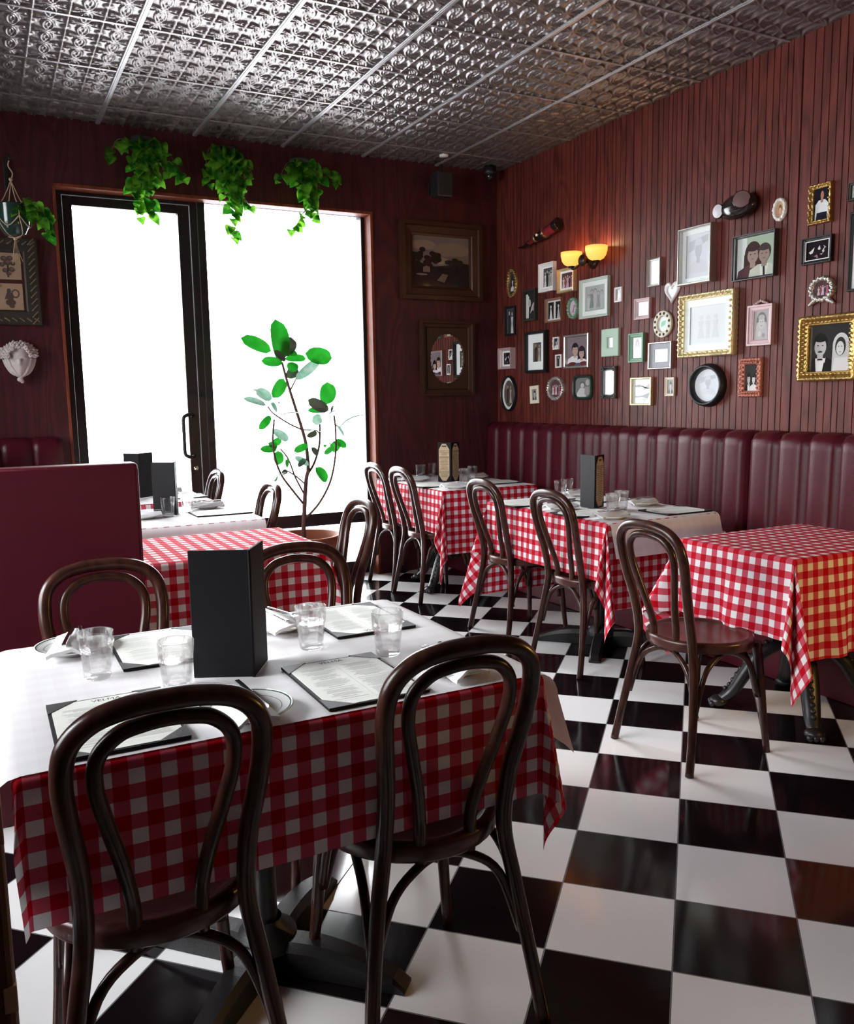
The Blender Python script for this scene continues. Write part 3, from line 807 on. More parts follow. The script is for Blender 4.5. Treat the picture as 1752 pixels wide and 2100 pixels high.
for i, (x, y, a, w) in enumerate(SETS):
    stamp(plate, i, (x, y, ZI), 0, 'white rimmed side plate ' + w)
    stamp(nap, i, (x - .008, y, ZI - .005), a, 'white napkin on the plate ' + w)
    d = Vector((cos(a), sin(a)))
    stamp(fork, i, (x - .018 * d.x, y - .018 * d.y, ZI + .0395), a + pi * .03, 'steel fork on the plate ' + w)
    stamp(knife, i, (x + .012 * d.x, y + .012 * d.y, ZI + .0375), a + pi * .98, 'steel knife on the plate ' + w)

def make_menu(wm=.222, hm=.302, page='menu_page'):
    t = thing('menu_board', 'menu', 'menu', group='single-page menus on dark boards')
    b = MB(); b.box((0, 0, .003), (wm, hm, .006), .0018); obj('board', b, M['menu_cover'], t)
    pw, ph, cc = wm / 2 - .007, hm / 2 - .007, .042
    b = MB(); b.prism([(-pw + cc, -ph), (pw - cc, -ph), (pw, -ph + cc), (pw, ph - cc), (pw - cc, ph), (-pw + cc, ph), (-pw, ph - cc), (-pw, -ph + cc)], .006, .0066)
    pg = obj('page', b, M[page], t)
    b = MB(); rm = random.Random(5)
    def bar(x0, x1, y, h, mi=0): b.add([(x0, y, .0069), (x1, y, .0069), (x1, y + h, .0069), (x0, y + h, .0069)], [(0, 1, 2, 3)], mi)
    text_mesh('VELMA', .019, Matrix.Translation((0, ph - .016, .0069)), b, 1)
    for colm in (-1, 1):
        y = ph - .048
        while y > -ph + .03:
            xc = colm * pw * .47
            if rm.random() < .12: bar(xc - .018, xc + .018, y, .0032, 0); y -= .011; continue
            wl = rm.uniform(.25, .38) * pw; bar(xc - wl, xc + wl, y, .0022); y -= .0064
            if rm.random() < .2: y -= .004
    bar(-.0004, .0004, -ph + .03, 2 * ph - .08)
    for e in (-1, 1):
        bar(-pw + .012, pw - .012, e * (ph - .034) if e > 0 else -ph + .02, .0006)
    obj('lettering', b, [M['menu_ink'], M['menu_head']], pg)
    for sx in (-1, 1):
        for sy in (-1, 1):
            x, y = sx * wm / 2, sy * hm / 2
            pts = [(x, y), (x - sx * .058, y), (x, y - sy * .058)]
            if sx * sy < 0: pts = pts[::-1]
            b = MB(); b.prism(pts, .006, .0076); obj('corner_holder', b, M['corner'], t)
    return t
menu = make_menu()
MEN = [
 ((.185, 1.656), .0, 'open single-page menu in front of the nearest chair, headed VELMA, behind its hoop'),
 ((.671, 1.655), .0, 'single-page menu headed VELMA with a fully visible front edge beside the black folder'),
 ((.356, 2.122), pi, 'single-page menu behind the two tumblers and partly covered by the black folder'),
 ((.872, 2.118), pi, 'single-page menu turned around between the two rear tumblers of the near table'),
 ((2.70, 3.98), -pi / 2, 'single-page menu behind the farther chair of the banquette table'),
 ((2.725, 3.47), -pi / 2, 'single-page menu at the near chair of the banquette table'),
 ((3.155, 3.29), pi / 2, 'single-page menu lying closest to the near end of the banquette table'),
 ((3.155, 3.885), pi / 2, 'single-page menu behind the black folder on the banquette table'),
 ((2.755, 5.72), -pi / 2, 'single-page menu by the window jamb on the far corner table'),
 ((2.755, 5.18), -pi / 2, 'single-page menu on the chair side of the corner table, below the open folder'),
 ((3.21, 5.10), pi / 2, 'single-page menu on the bench side of the corner table, nearest its front edge'),
 ((1.125, 4.60), -pi / 2, 'single-page menu in front of the plate on the table by the potted plant'),
 ((1.10, 5.52), -pi / 2, 'single-page menu on the table closest to the street door'),
]
for i, ((x, y), rz, lb) in enumerate(MEN): stamp(menu, i, (x, y, ZI - .0002), rz, lb)

def folder(label, corner, a1, a2, w1=.13, w2=.13, h=.284, page='menu_page_tan', outs=(0, 0)):
    """Bi-fold menu standing on edge: spine at corner, leaves along headings a1 and a2; pages inside the fold, or outside where outs says so."""
    t = thing('menu_folder', label, 'menu folder', (corner[0], corner[1], ZI), 0, 'standing bi-fold menu folders')
    b = MB(); b.tube([(0, 0, 0), (0, 0, h)], .004, 10); obj('spine', b, M['menu_cover'], t)
    for a, ww, o, ou in ((a1, w1, a2, outs[0]), (a2, w2, a1, outs[1])):
        mt = Matrix.Rotation(a, 4, 'Z')
        sgn = (1 if sin(o - a) > 0 else -1) * (-1 if ou else 1)            # side of this leaf that faces into the fold
        b = MB(); b.box((ww / 2, 0, h / 2), (ww, .0065, h), .0015); obj('cover', b, M['menu_cover'], t, mt)
        up = mt @ Matrix(((1, 0, 0, 0), (0, 0, sgn, 0), (0, 1, 0, 0), (0, 0, 0, 1)))
        b = MB(); m0, c0, e = .012, .026, ww - .010
        b.prism([(m0 + c0, .01), (e - c0, .01), (e, .01 + c0 * 1.5), (e, h - .01 - c0 * 1.5), (e - c0, h - .01), (m0 + c0, h - .01), (m0, h - .01 - c0 * 1.5), (m0, .01 + c0 * 1.5)], .0034, .0042)
        pg = obj('page', b, M[page], t, up)
        b = MB(); rm = random.Random(2)
        y = h - .06
        b.add([(ww / 2 - .018, h - .032, .0044), (ww / 2 + .018, h - .032, .0044), (ww / 2 + .018, h - .022, .0044), (ww / 2 - .018, h - .022, .0044)], [(0, 1, 2, 3)], 0)
        while y > .035:
            q = rm.uniform(.4, .75) * ww / 2
            b.add([(ww / 2 - q, y, .0044), (ww / 2 + q, y, .0044), (ww / 2 + q, y + .0028, .0044), (ww / 2 - q, y + .0028, .0044)], [(0, 1, 2, 3)], 0); y -= .0098
        obj('lettering', b, M['menu_head'], pg)
    return t
def head(p, q): return atan2(q[1] - p[1], q[0] - p[0])
p2 = (.494, 1.792)
folder('large black menu folder standing half open in the middle of the near table', p2, head(p2, (.378, 1.850)), head(p2, (.553, 1.893)), .131, .119)
p2 = (2.868, 3.585)
folder('black menu folder standing on the banquette table in front of the burgundy channels', p2, head(p2, (2.878, 3.72)), head(p2, (2.99, 3.655)), .135, .125, outs=(0, 1))
p2 = (2.958, 5.31)
folder('standing folder on the far corner table opened to two tan menu pages', p2, head(p2, (2.895, 5.40)), head(p2, (3.06, 5.36)), .105, .10, outs=(1, 1))
p2 = (.898, 4.655)
folder('black menu folder standing on the paper-covered table, behind a tumbler', p2, head(p2, (.785, 4.735)), head(p2, (.93, 4.76)), .125, .11)
p2 = (.872, 5.62)
folder('dark menu folder standing at the table closest to the door, partly behind the panel', p2, head(p2, (.79, 5.70)), head(p2, (.97, 5.70)), .11, .125)

# ------------------------------------------------------------------ plants
def leaf(mb, base, tip, w, nrm, mi=0, curl=.12, n=6, heart=False):
    B, T = Vector(base), Vector(tip); ax = T - B; ln = ax.length
    nrm = Vector(nrm); sd = ax.cross(nrm)
    if sd.length < 1e-6: sd = ax.cross(Vector((0, 1, .3)))
    sd.normalize(); nn = sd.cross(ax).normalized()
    rows = []
    for i in range(n + 1):
        t = i / n
        if heart: hw = w * (sin(pi * min(1, .12 + t * .88) ** .62)) ** .9
        else: hw = w * sqrt(max(0, 1 - (2 * t ** 1.08 - 1) ** 2)) ** .9
        if i == n: hw = w * .02
        c = B + ax * t + nn * (-curl * ln * (t - .5) ** 2 * 2)
        rows.append([c + sd * hw * k + nn * (abs(k) * hw * .22) for k in (-1, -.5, 0, .5, 1)])
    mb.grid(rows, mi)
rl = random.Random(11)
PC = Vector((1.93, 5.55, 0))
t = thing('rubber_plant', 'tall leggy rubber plant with broad leaves growing in the terracotta pot', 'plant', (PC.x, PC.y, 0))
# outline of the plant measured in its own plane (metres from the pot centre, height)
def q2(px, py):
    """sketch units of the plant study -> metres in the plant's own plane"""
    return ((px - 560) * .000795, .475 + (1950 - py) * .000771)
def path(pts, dy=0, dy2=0):
    k = len(pts); return spline([(q2(*p)[0], dy + (dy2 - dy) * i / max(1, k - 1), q2(*p)[1]) for i, p in enumerate(pts)], 5)
def stem(pts, r0, r1, dy=0, dy2=0, low=0):
    P = path(pts, dy, dy2)
    if low: P = [Vector((P[0].x, P[0].y, low))] + P
    b = MB(); b.tube(P, [r0 + (r1 - r0) * i / (len(P) - 1) for i in range(len(P))], 8); return obj('stem', b, M['bark'], t)
stem([(550, 1950), (570, 1700), (590, 1500), (612, 1400), (600, 1200), (570, 1060), (520, 880), (480, 740), (440, 590), (415, 480)], .0165, .0075, 0, .0, .36)
stem([(553, 1710), (450, 1580), (350, 1440), (290, 1280), (270, 1120), (280, 960)], .0085, .006, 0, -.12)
stem([(615, 1440), (680, 1360), (740, 1220), (765, 1080), (778, 940)], .0085, .006, 0, .10)
stem([(570, 1850), (690, 1720), (790, 1530), (835, 1300), (835, 1080), (815, 940)], .0082, .006, 0, -.1)
stem([(572, 1640), (510, 1480), (470, 1320), (420, 1230)], .007, .005, 0, .12)
stem([(577, 1540), (500, 1460), (425, 1410)], .0055, .0045, 0, .06)
stem([(477, 715), (515, 625)], .0055, .0045, 0, -.03); stem([(558, 1055), (440, 1000), (300, 910), (245, 850)], .0055, .0045, 0, -.08); stem([(565, 1060), (700, 1070), (750, 1100)], .005, .004, 0, .06)
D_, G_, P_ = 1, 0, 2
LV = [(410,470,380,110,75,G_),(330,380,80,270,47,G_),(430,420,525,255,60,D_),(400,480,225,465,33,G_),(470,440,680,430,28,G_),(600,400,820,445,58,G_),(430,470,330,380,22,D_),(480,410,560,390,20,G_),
(500,560,510,470,42,G_),(480,600,600,520,40,D_),(515,625,730,450,36,P_),(340,780,440,615,46,G_),(430,700,490,640,20,P_),(340,790,200,710,40,P_),(250,790,90,680,13,P_),(245,835,50,775,24,P_),(285,800,300,890,14,P_),(310,825,400,815,11,D_),
(340,915,590,900,9,P_),(300,915,230,895,13,D_),(285,930,175,1040,28,G_),(300,1050,450,1150,30,P_),(385,1190,350,1130,32,G_),(330,1215,175,1210,26,G_),(340,1200,245,1165,22,G_),(340,1215,475,1180,17,D_),(375,1240,375,1365,38,G_),
(470,1245,585,1190,27,G_),(410,1250,470,1270,14,G_),(425,1375,470,1300,15,G_),(490,1290,600,1370,24,P_),(505,1380,585,1310,20,D_),(430,1410,375,1440,18,D_),(380,1405,260,1470,15,G_),(345,1460,265,1545,13,P_),(690,1290,615,1215,21,D_),
(735,1280,805,1215,21,G_),(660,1390,750,1525,44,G_),(620,1120,725,1090,22,D_),(580,1060,690,1065,9,P_),(785,850,785,650,64,G_),(790,900,600,800,40,D_),(770,900,620,890,22,G_),(770,960,665,990,38,P_),(805,890,915,830,15,D_),(800,920,880,890,15,P_),
(830,950,915,910,15,D_),(840,1050,1060,910,13,P_),(870,990,1020,1120,6,P_),(840,1180,895,1262,44,G_),(885,1160,970,1230,28,G_),(840,1170,765,1180,12,D_),(812,1190,838,1222,16,G_)]
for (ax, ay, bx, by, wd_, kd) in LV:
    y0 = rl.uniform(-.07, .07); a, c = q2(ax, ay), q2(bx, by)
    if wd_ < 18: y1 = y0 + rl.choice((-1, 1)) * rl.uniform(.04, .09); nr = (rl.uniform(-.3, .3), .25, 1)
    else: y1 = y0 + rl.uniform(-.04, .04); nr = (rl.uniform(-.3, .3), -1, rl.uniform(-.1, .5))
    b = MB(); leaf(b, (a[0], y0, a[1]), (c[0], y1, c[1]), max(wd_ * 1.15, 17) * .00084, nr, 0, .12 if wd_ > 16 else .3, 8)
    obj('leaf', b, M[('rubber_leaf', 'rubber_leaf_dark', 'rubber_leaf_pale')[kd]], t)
t = thing('plant_pot', 'wide terracotta pot on the floor holding the rubber plant by the window', 'pot', (PC.x, PC.y, 0))
b = MB(); b.lathe([(0, 0), (.17, 0), (.175, .01), (.225, .38), (.245, .385), (.252, .395), (.252, .435), (.245, .442), (.226, .44), (.218, .38), (.17, .34)], 48); obj('pot_body', b, M['terracotta'], t)
b = MB(); b.lathe([(.222, .372), (.12, .382), (0, .375)], 32); obj('soil', b, M['soil'], t)

def pothos(name, label, at, vines, pot, nl, sz=.055, seed=0, grp=None):
    """Trailing plant; vines are (x, height) paths in the wall's plane relative to the pot, drooping forward of the wall."""
    rn = random.Random(seed)
    t = thing(name, label, 'plant', at, 0, grp)
    st, lf = MB(), MB()
    for vn in vines:
        k = len(vn)
        P = spline([(x, -.03 - .05 * sin(pi * min(1, i / max(1, k - 1) + .2)) + rn.uniform(-.02, .02), z) for i, (x, z) in enumerate(vn)], 6)
        st.tube(P, .0022, 6)
        length = sum((P[i + 1] - P[i]).length for i in range(len(P) - 1))
        m = max(3, int(length / nl))
        for q in range(m + 1):
            p = P[min(len(P) - 1, int(q / m * (len(P) - 1)))]
            s = sz * rn.uniform(.7, 1.2) * (1 - .25 * q / m)
            a = rn.uniform(0, 2 * pi); tip = p + Vector((cos(a) * s * .75, -abs(sin(a)) * s * .5 - .005, -s * rn.uniform(.45, 1.1)))
            bs = p + (tip - p) * .15
            leaf(lf, bs, tip, s * .42, (rn.uniform(-.5, .5), -1, rn.uniform(.1, .9)), 0, .18, 5, True)
    obj('stem', st, M['ivy_stem'], t); obj('foliage', lf, M['ivy'], t)
    return t
def wall_planter(lbl, x, z, vines, seed):
    t = thing('wall_planter', lbl[0], 'planter', (x, YB, z), 0, 'dark planters above the street window')
    b = MB(); b.lathe([(0, -.07), (.05, -.07), (.075, .05), (.082, .055), (.082, .07), (.072, .068), (.0, .05)], 24, mtx=Matrix.Translation((0, -.10, 0))); obj('pot_body', b, M['pot_dark'], t)
    b = MB(); b.box((0, -.012, -.01), (.05, .022, .14), .003); obj('bracket', b, M['black'], t)
    pothos('trailing_pothos', lbl[1], (x, YB - .10, z + .05), vines, None, .029, .105, seed, 'trailing pothos above the street window')
wall_planter(('dark wall planter highest over the glass door', 'fullest trailing pothos, hanging over the top of the glass door'), 1.07, 2.965,
 [[(0, 0), (-.09, -.02), (-.17, -.02), (-.21, -.09)], [(0, 0), (-.06, -.12), (-.05, -.25), (-.06, -.36), (-.055, -.46)], [(.02, 0), (.04, -.12), (.02, -.26), (.0, -.38), (.0, -.44)], [(.02, 0), (.12, -.05), (.19, -.15), (.225, -.2)], [(0, 0), (.08, -.07), (.14, -.18)], [(-.02, 0), (-.09, -.10), (-.08, -.24), (-.09, -.32)], [(.0, 0), (.01, -.1), (.06, -.24)], [(0, 0), (-.03, -.12), (.0, -.30)], [(0, 0), (.06, -.02), (.10, -.10)]], 3)
wall_planter(('dark wall planter above the mullion, middle of the row', 'trailing pothos with one long strand of pale leaves in front of the mullion side pane'), 1.60, 2.965,
 [[(-.01, 0), (-.12, 0), (-.15, -.10), (-.12, -.21)], [(-.01, 0), (-.02, -.16), (.0, -.30), (.0, -.43), (.005, -.55)], [(.02, 0), (.05, -.12), (.08, -.26), (.13, -.34)], [(.03, 0), (.10, -.06), (.17, -.14)], [(-.01, 0), (-.05, -.13), (-.04, -.28)], [(0, 0), (.02, -.1), (.05, -.28)], [(0, 0), (.07, -.08), (.11, -.22)], [(0, 0), (-.08, -.06), (-.09, -.16)], [(0, 0), (.0, -.1), (-.01, -.34)]], 5)
wall_planter(('dark wall planter nearest the landscape painting', 'trailing pothos nearest the landscape painting, one strand bending sideways over the glass'), 2.125, 2.945,
 [[(-.01, 0), (-.13, -.03), (-.18, -.14)], [(0, 0), (-.02, -.17), (.02, -.28), (-.05, -.38), (-.11, -.45)], [(.01, 0), (.12, -.03), (.21, -.05), (.22, -.08)], [(.01, 0), (.09, -.10), (.10, -.20)], [(0, 0), (-.07, -.10), (-.04, -.18)], [(0, -.02), (.03, -.2), (.06, -.36)], [(0, 0), (-.10, -.03), (-.13, -.08)], [(0, 0), (.07, -.06), (.14, -.12)], [(0, 0), (.0, -.12), (.04, -.26)]], 9)
# macrame hanger
hx, hy = .268, 5.72
t = thing('plant_hanger', 'knotted jute hanger with frayed tassel hung from a dark wall bracket', 'plant hanger', (hx, hy, 0))
b = MB()
for a in (.4, 1.9, 3.5, 5.0):
    b.tube(spline([(0, 0, 2.66), (.045 * cos(a), .045 * sin(a), 2.56), (.093 * cos(a), .093 * sin(a), 2.49), (.094 * cos(a), .094 * sin(a), 2.44), (.06 * cos(a + .4), .06 * sin(a + .4), 2.355), (0, 0, 2.335)], 5), .003, 6)
    b.tube(spline([(.094 * cos(a), .094 * sin(a), 2.45), (.09 * cos(a + .8), .09 * sin(a + .8), 2.39), (.094 * cos(a + 1.5), .094 * sin(a + 1.5), 2.45)], 4), .003, 6)
b.tube(spline([(0, 0, 2.66), (.012, 0, 2.70), (-.008, 0, 2.74), (0, 0, 2.775)], 5), .004, 6); b.sphere((0, 0, 2.665), .011); b.sphere((0, 0, 2.33), .011)
for k in range(5):
    b.tube(spline([(0, 0, 2.33), (.006 * (k - 2), .004 * k, 2.27), (.014 * (k - 2) + .005, .004 * k, 2.19 + .012 * (k % 3))], 5), .0022, 6)
obj('cord', b, M['rope'], t)
b = MB(); b.box((-.01, YB - hy - .012, 2.75), (.028, .022, .19), .004); b.tube([(-.01, YB - hy - .02, 2.80), (-.004, .12, 2.815), (0, .0, 2.80), (0, -.008, 2.785), (0, 0, 2.772)], .007, 8); obj('bracket', b, M['black'], t)
t = thing('hanging_pot', 'dark green glazed pot carried by the jute hanger', 'pot', (hx, hy, 2.345))
b = MB(); b.lathe([(0, 0), (.05, 0), (.062, .01), (.084, .06), (.088, .10), (.087, .165), (.09, .172), (.088, .178), (.080, .176), (.076, .14), (0, .14)], 40, mod=lambda a, z: 1 + (.012 * sin(z * 420) if .06 < z < .165 else 0)); obj('pot_body', b, M['pot_green'], t)
pothos('hanging_pothos', 'small trailing pothos spilling sideways from the green hanging pot', (hx, hy, 2.50),
 [[(.02, 0), (.08, .05), (.13, .02), (.17, -.02)], [(.03, 0), (.11, .02), (.17, -.04), (.20, -.09)], [(.03, 0), (.10, -.02), (.16, -.10), (.17, -.13)], [(.02, 0), (.09, .01), (.13, -.06)], [(.03, 0), (.15, .0), (.21, -.06)]], None, .026, .085, 4)
# ------------------------------------------------------------------ pictures
def wall_mtx(side, along, z, off=0):
    if side == 'R': return Matrix(((0, 0, -1, XR - off), (-1, 0, 0, along), (0, 1, 0, z), (0, 0, 0, 1)))
    return Matrix(((1, 0, 0, along), (0, 0, -1, YB - off), (0, 1, 0, z), (0, 0, 0, 1)))
def outline(shape, w, h, n=1):
    P = []
    if shape == 'rect':
        c = [(-w / 2, -h / 2), (w / 2, -h / 2), (w / 2, h / 2), (-w / 2, h / 2)]
        for i in range(4):
            a, b = c[i], c[(i + 1) % 4]
            for k in range(n): P.append((a[0] + (b[0] - a[0]) * k / n, a[1] + (b[1] - a[1]) * k / n))
    elif shape == 'rrect':
        for i in range(64):
            a = 2 * pi * i / 64; k = 5.0; cx, sx = cos(a), sin(a)
            r = (abs(cx) ** k + abs(sx) ** k) ** (-1 / k); P.append((r * cx * w / 2, r * sx * h / 2))
    elif shape == 'heart':
        for i in range(64):
            a = 2 * pi * i / 64 + pi; x = 16 * sin(a) ** 3; y = 13 * cos(a) - 5 * cos(2 * a) - 2 * cos(3 * a) - cos(4 * a)
            P.append((-x / 32 * w, (y + 2.5) / 29 * h))
        P.reverse() if False else None
    else:
        m = 72
        for i in range(m): a = 2 * pi * i / m; P.append((w / 2 * cos(a), h / 2 * sin(a)))
    return P
PROF = dict(flat=[(0, 0), (0, .8), (.08, 1), (.9, 1), (1, .8), (1, .15)], step=[(0, 0), (0, 1), (.3, 1), (.36, .72), (.8, .62), (.86, .5), (1, .42), (1, .1)],
            cove=[(0, 0), (0, .7), (.12, .95), (.28, 1), (.42, .82), (.66, .52), (.8, .5), (.88, .6), (1, .5), (1, .1)], thin=[(0, 0), (0, .9), (.3, 1), (.7, 1), (1, .9), (1, .1)],
            round=[(0, 0), (.02, .35), (.15, .75), (.4, .98), (.6, .98), (.85, .75), (.97, .4), (1, .1)])
def ring(mb, A, B, prof, depth, mi=0, mod=None, smooth=False):
    n = len(A); V = []
    for (t, hh) in prof:
        for i in range(n):
            m = mod(i / n) if (mod and hh > .2) else 1
            V.append((A[i][0] + (B[i][0] - A[i][0]) * t, A[i][1] + (B[i][1] - A[i][1]) * t, hh * depth * m))
    F = [(k * n + i, k * n + (i + 1) % n, (k + 1) * n + (i + 1) % n, (k + 1) * n + i) for k in range(len(prof) - 1) for i in range(n)]
    mb.add(V, F, mi, smooth)

def ell(cx, cy, rx, ry, n=20, a0=0, a1=2 * pi): return [(cx + rx * cos(a0 + (a1 - a0) * i / n), cy + ry * sin(a0 + (a1 - a0) * i / n)) for i in range(n if a1 - a0 > 6.2 else n + 1)]
def g_(v): return (v, v * .97, v * .96)
def bust(cx, base, s, skin, hair, coat, long=False, shirt=None, tie=None):
    """A head-and-shoulders figure as printed shapes."""
    o = []
    if long: o.append((ell(cx, base + .50 * s, .19 * s, .27 * s), hair)); o.append(([(cx - .2 * s, base + .5 * s), (cx + .2 * s, base + .5 * s), (cx + .21 * s, base + .12 * s), (cx - .21 * s, base + .12 * s)], hair))
    o.append(([(cx - .36 * s, base), (cx + .36 * s, base), (cx + .33 * s, base + .16 * s), (cx + .14 * s, base + .26 * s), (cx - .14 * s, base + .26 * s), (cx - .33 * s, base + .16 * s)], coat))
    if shirt: o.append(([(cx - .08 * s, base), (cx + .05 * s, base), (cx + .10 * s, base + .25 * s), (cx - .10 * s, base + .25 * s)], shirt))
    if tie: o.append(([(cx - .02 * s, base), (cx + .03 * s, base), (cx + .02 * s, base + .22 * s), (cx - .03 * s, base + .22 * s)], tie))
    o.append(([(cx - .06 * s, base + .2 * s), (cx + .06 * s, base + .2 * s), (cx + .06 * s, base + .36 * s), (cx - .06 * s, base + .36 * s)], skin))
    if not long: o.append((ell(cx, base + .53 * s, .155 * s, .19 * s), hair))
    o.append((ell(cx, base + .46 * s, .125 * s, .17 * s), skin))
    o.append((ell(cx, base + .61 * s, .13 * s, .06 * s), hair))
    for e in (-.05, .05): o.append((ell(cx + e * s, base + .49 * s, .022 * s, .011 * s, 8), hair))
    o.append((ell(cx, base + .385 * s, .035 * s, .010 * s, 8), tuple(c * .5 for c in skin)))
    return o
def standing(cx, base, s, body, skin, hair, skirt=False):
    w1 = .17 if skirt else .10
    return [([(cx - w1 * s, base), (cx + w1 * s, base), (cx + .07 * s, base + .45 * s), (cx + .13 * s, base + .74 * s), (cx - .13 * s, base + .74 * s), (cx - .07 * s, base + .45 * s)], body),
            (ell(cx, base + .88 * s, .085 * s, .10 * s), hair), (ell(cx, base + .86 * s, .065 * s, .085 * s), skin)]
def picture(kind, rn):
    """bg colour and shapes in a frame-filling -.5...+.5 square."""
    S = []
    if kind == 'couple_bw': bg = g_(.05); S += bust(-.2, -.5, .95, g_(.5), g_(.03), g_(.02), False, g_(.75)) + bust(.2, -.5, .9, g_(.6), g_(.04), g_(.7), True)
    elif kind == 'wedding':
        bg = g_(.035); S += bust(-.24, -.5, 1.15, g_(.45), g_(.02), g_(.018), False, g_(.7)) 
        S += [(ell(-.24, -.075 + .0, .06, .018, 10), g_(.03)), ([(-.15, -.28), (-.10, -.2), (-.12, -.32)], g_(.7)), ([(-.31, -.255), (-.17, -.255), (-.19, -.225), (-.29, -.225)], g_(.02))]
        S += [(ell(.25, .05, .19, .26), g_(.55)), ([(.06, .1), (.44, .1), (.5, -.5), (.05, -.5)], g_(.5))] + [(ell(.24, .02, .125, .20), g_(.04))] + [(ell(.235, -.02, .09, .15), g_(.6)), ([(.07, -.5), (.47, -.5), (.40, -.22), (.12, -.22)], g_(.62)), (ell(.2, .02, .018, .01, 8), g_(.1)), (ell(.27, .02, .018, .01, 8), g_(.1)), (ell(.235, -.10, .03, .009, 8), g_(.2))]
    elif kind == 'couple_col': bg = (.22, .17, .19); S += bust(-.14, -.42, 1.0, (.5, .33, .27), (.03, .02, .02), (.72, .7, .72)) + bust(.16, -.5, .88, (.5, .33, .28), (.03, .02, .02), (.70, .68, .7), True) + [(ell(-.25, -.5, .24, .14), (.12, .03, .03)), (ell(.26, -.48, .24, .12), (.16, .03, .04)), (ell(.0, -.5, .16, .1), (.10, .09, .16))]
    elif kind == 'couple_green': bg = (.36, .44, .34); S += [([(-.5, -.5), (-.22, -.5), (-.25, .5), (-.5, .5)], (.62, .66, .63))] + bust(-.08, -.5, 1.15, (.32, .23, .2), (.06, .035, .035), (.10, .05, .06), True) + bust(.22, -.5, 1.1, (.30, .22, .19), (.07, .05, .05), (.5, .52, .44), False, (.66, .66, .6), (.03, .04, .03))
    elif kind == 'single_bw': bg = g_(.04); S += bust(0, -.5, 1.2, g_(.55), g_(.03), g_(.65), True)
    elif kind == 'man_bw': bg = g_(.25); S += bust(0, -.5, 1.2, g_(.5), g_(.03), g_(.05), False, g_(.7), g_(.02))
    elif kind == 'woman_col': bg = (.012, .011, .018); S += [(ell(.02, .28, .15, .17), (.03, .015, .012)), ([(-.42, -.5), (.4, -.5), (.42, .0), (.2, .13), (-.2, .13), (-.40, .0)], (.66, .68, .70)), ([(-.09, .05), (.09, .05), (.07, .2), (-.07, .2)], (.42, .2, .14)), (ell(.01, .27, .10, .14), (.42, .2, .14)), ([(-.36, -.5), (.38, -.5), (.34, -.26), (-.3, -.26)], (.02, .016, .03))]
    elif kind == 'bride': bg = (.58, .56, .56); S += [(ell(0, .18, .22, .26), (.40, .38, .40)), ([(-.3, -.5), (.3, -.5), (.12, .1), (-.12, .1)], (.66, .67, .70)), (ell(0, .22, .11, .15), (.25, .2, .2)), (ell(0, .2, .08, .12), (.55, .46, .44))]
    elif kind == 'veil': bg = g_(.42); S += [(ell(0, .12, .34, .34), g_(.2)), ([(-.42, -.5), (.42, -.5), (.3, .1), (-.3, .1)], g_(.5)), (ell(0, .1, .2, .25), g_(.55)), (ell(0, .28, .22, .09), g_(.45)), (ell(-.07, .12, .03, .015, 8), g_(.1)), (ell(.07, .12, .03, .015, 8), g_(.1)), (ell(0, -.02, .05, .014, 8), g_(.2)), (ell(-.1, -.3, .12, .1), g_(.6)), (ell(.15, -.36, .1, .08), g_(.36))]
    elif kind == 'group':
        bg = g_(.10)
        for k in range(4): S += standing(-.33 + .22 * k, -.5, .86 + .08 * (k % 2), (g_(.6), g_(.04), g_(.35), g_(.5))[k], g_(.5), g_(.03), k % 2 == 0)
    elif kind == 'group_col':
        bg = (.10, .05, .06)
        for k in range(5): S += standing(-.36 + .18 * k, -.5, .8 + .1 * ((k * 7) % 3) / 2, ((.55, .5, .5), (.3, .06, .08), (.5, .42, .44), (.05, .04, .06), (.4, .12, .14))[k], (.5, .36, .3), (.04, .02, .02), k % 2 == 0)
    elif kind == 'pair': bg = g_(.06); S += standing(-.16, -.5, .95, g_(.03), g_(.55), g_(.03)) + standing(.18, -.5, .9, g_(.65), g_(.55), g_(.04), True)
    elif kind == 'sepia_pair': bg = (.12, .09, .07); S += standing(-.2, -.5, 1.0, (.035, .03, .03), (.4, .33, .28), (.03, .02, .02)) + standing(.2, -.5, .96, (.42, .38, .33), (.45, .37, .3), (.04, .03, .02), True) + [([(-.5, .2), (-.3, .2), (-.3, .5), (-.5, .5)], (.22, .17, .13))]
    elif kind == 'two': 
        bg = g_(.62)
        for c in (-.27, .27):
            S += [([(c - .2, -.42), (c + .2, -.42), (c + .2, .42), (c - .2, .42)], g_(.02))]
            S += [([(c - .1, -.42), (c + .12, -.42), (c + .03, .1), (c - .03, .1)], g_(.6 if c < 0 else .45)), (ell(c, .19, .06, .08), g_(.55))]
    elif kind == 'dancers': bg = (.018, .014, .018); S += [([(-.42, -.05), (-.3, .05), (-.18, .2), (-.2, .06), (-.26, -.12), (-.36, -.15)], g_(.7)), ([(-.04, .08), (.05, .26), (.09, .05), (.03, .0)], g_(.65)), ([(.2, .24), (.26, .12), (.16, -.06), (.2, -.2), (.06, -.22), (.16, -.26), (.26, -.1), (.24, .02), (.32, .12)], g_(.6)), ([(-.2, -.3), (-.06, -.22), (0, -.36)], (.3, .16, .18)), ([(-.1, -.4), (.02, -.42), (-.06, -.36)], (.3, .14, .16))]
    elif kind == 'pale':
        bg = (.78, .82, .84)  # ground and figures paled: window glare painted into the print
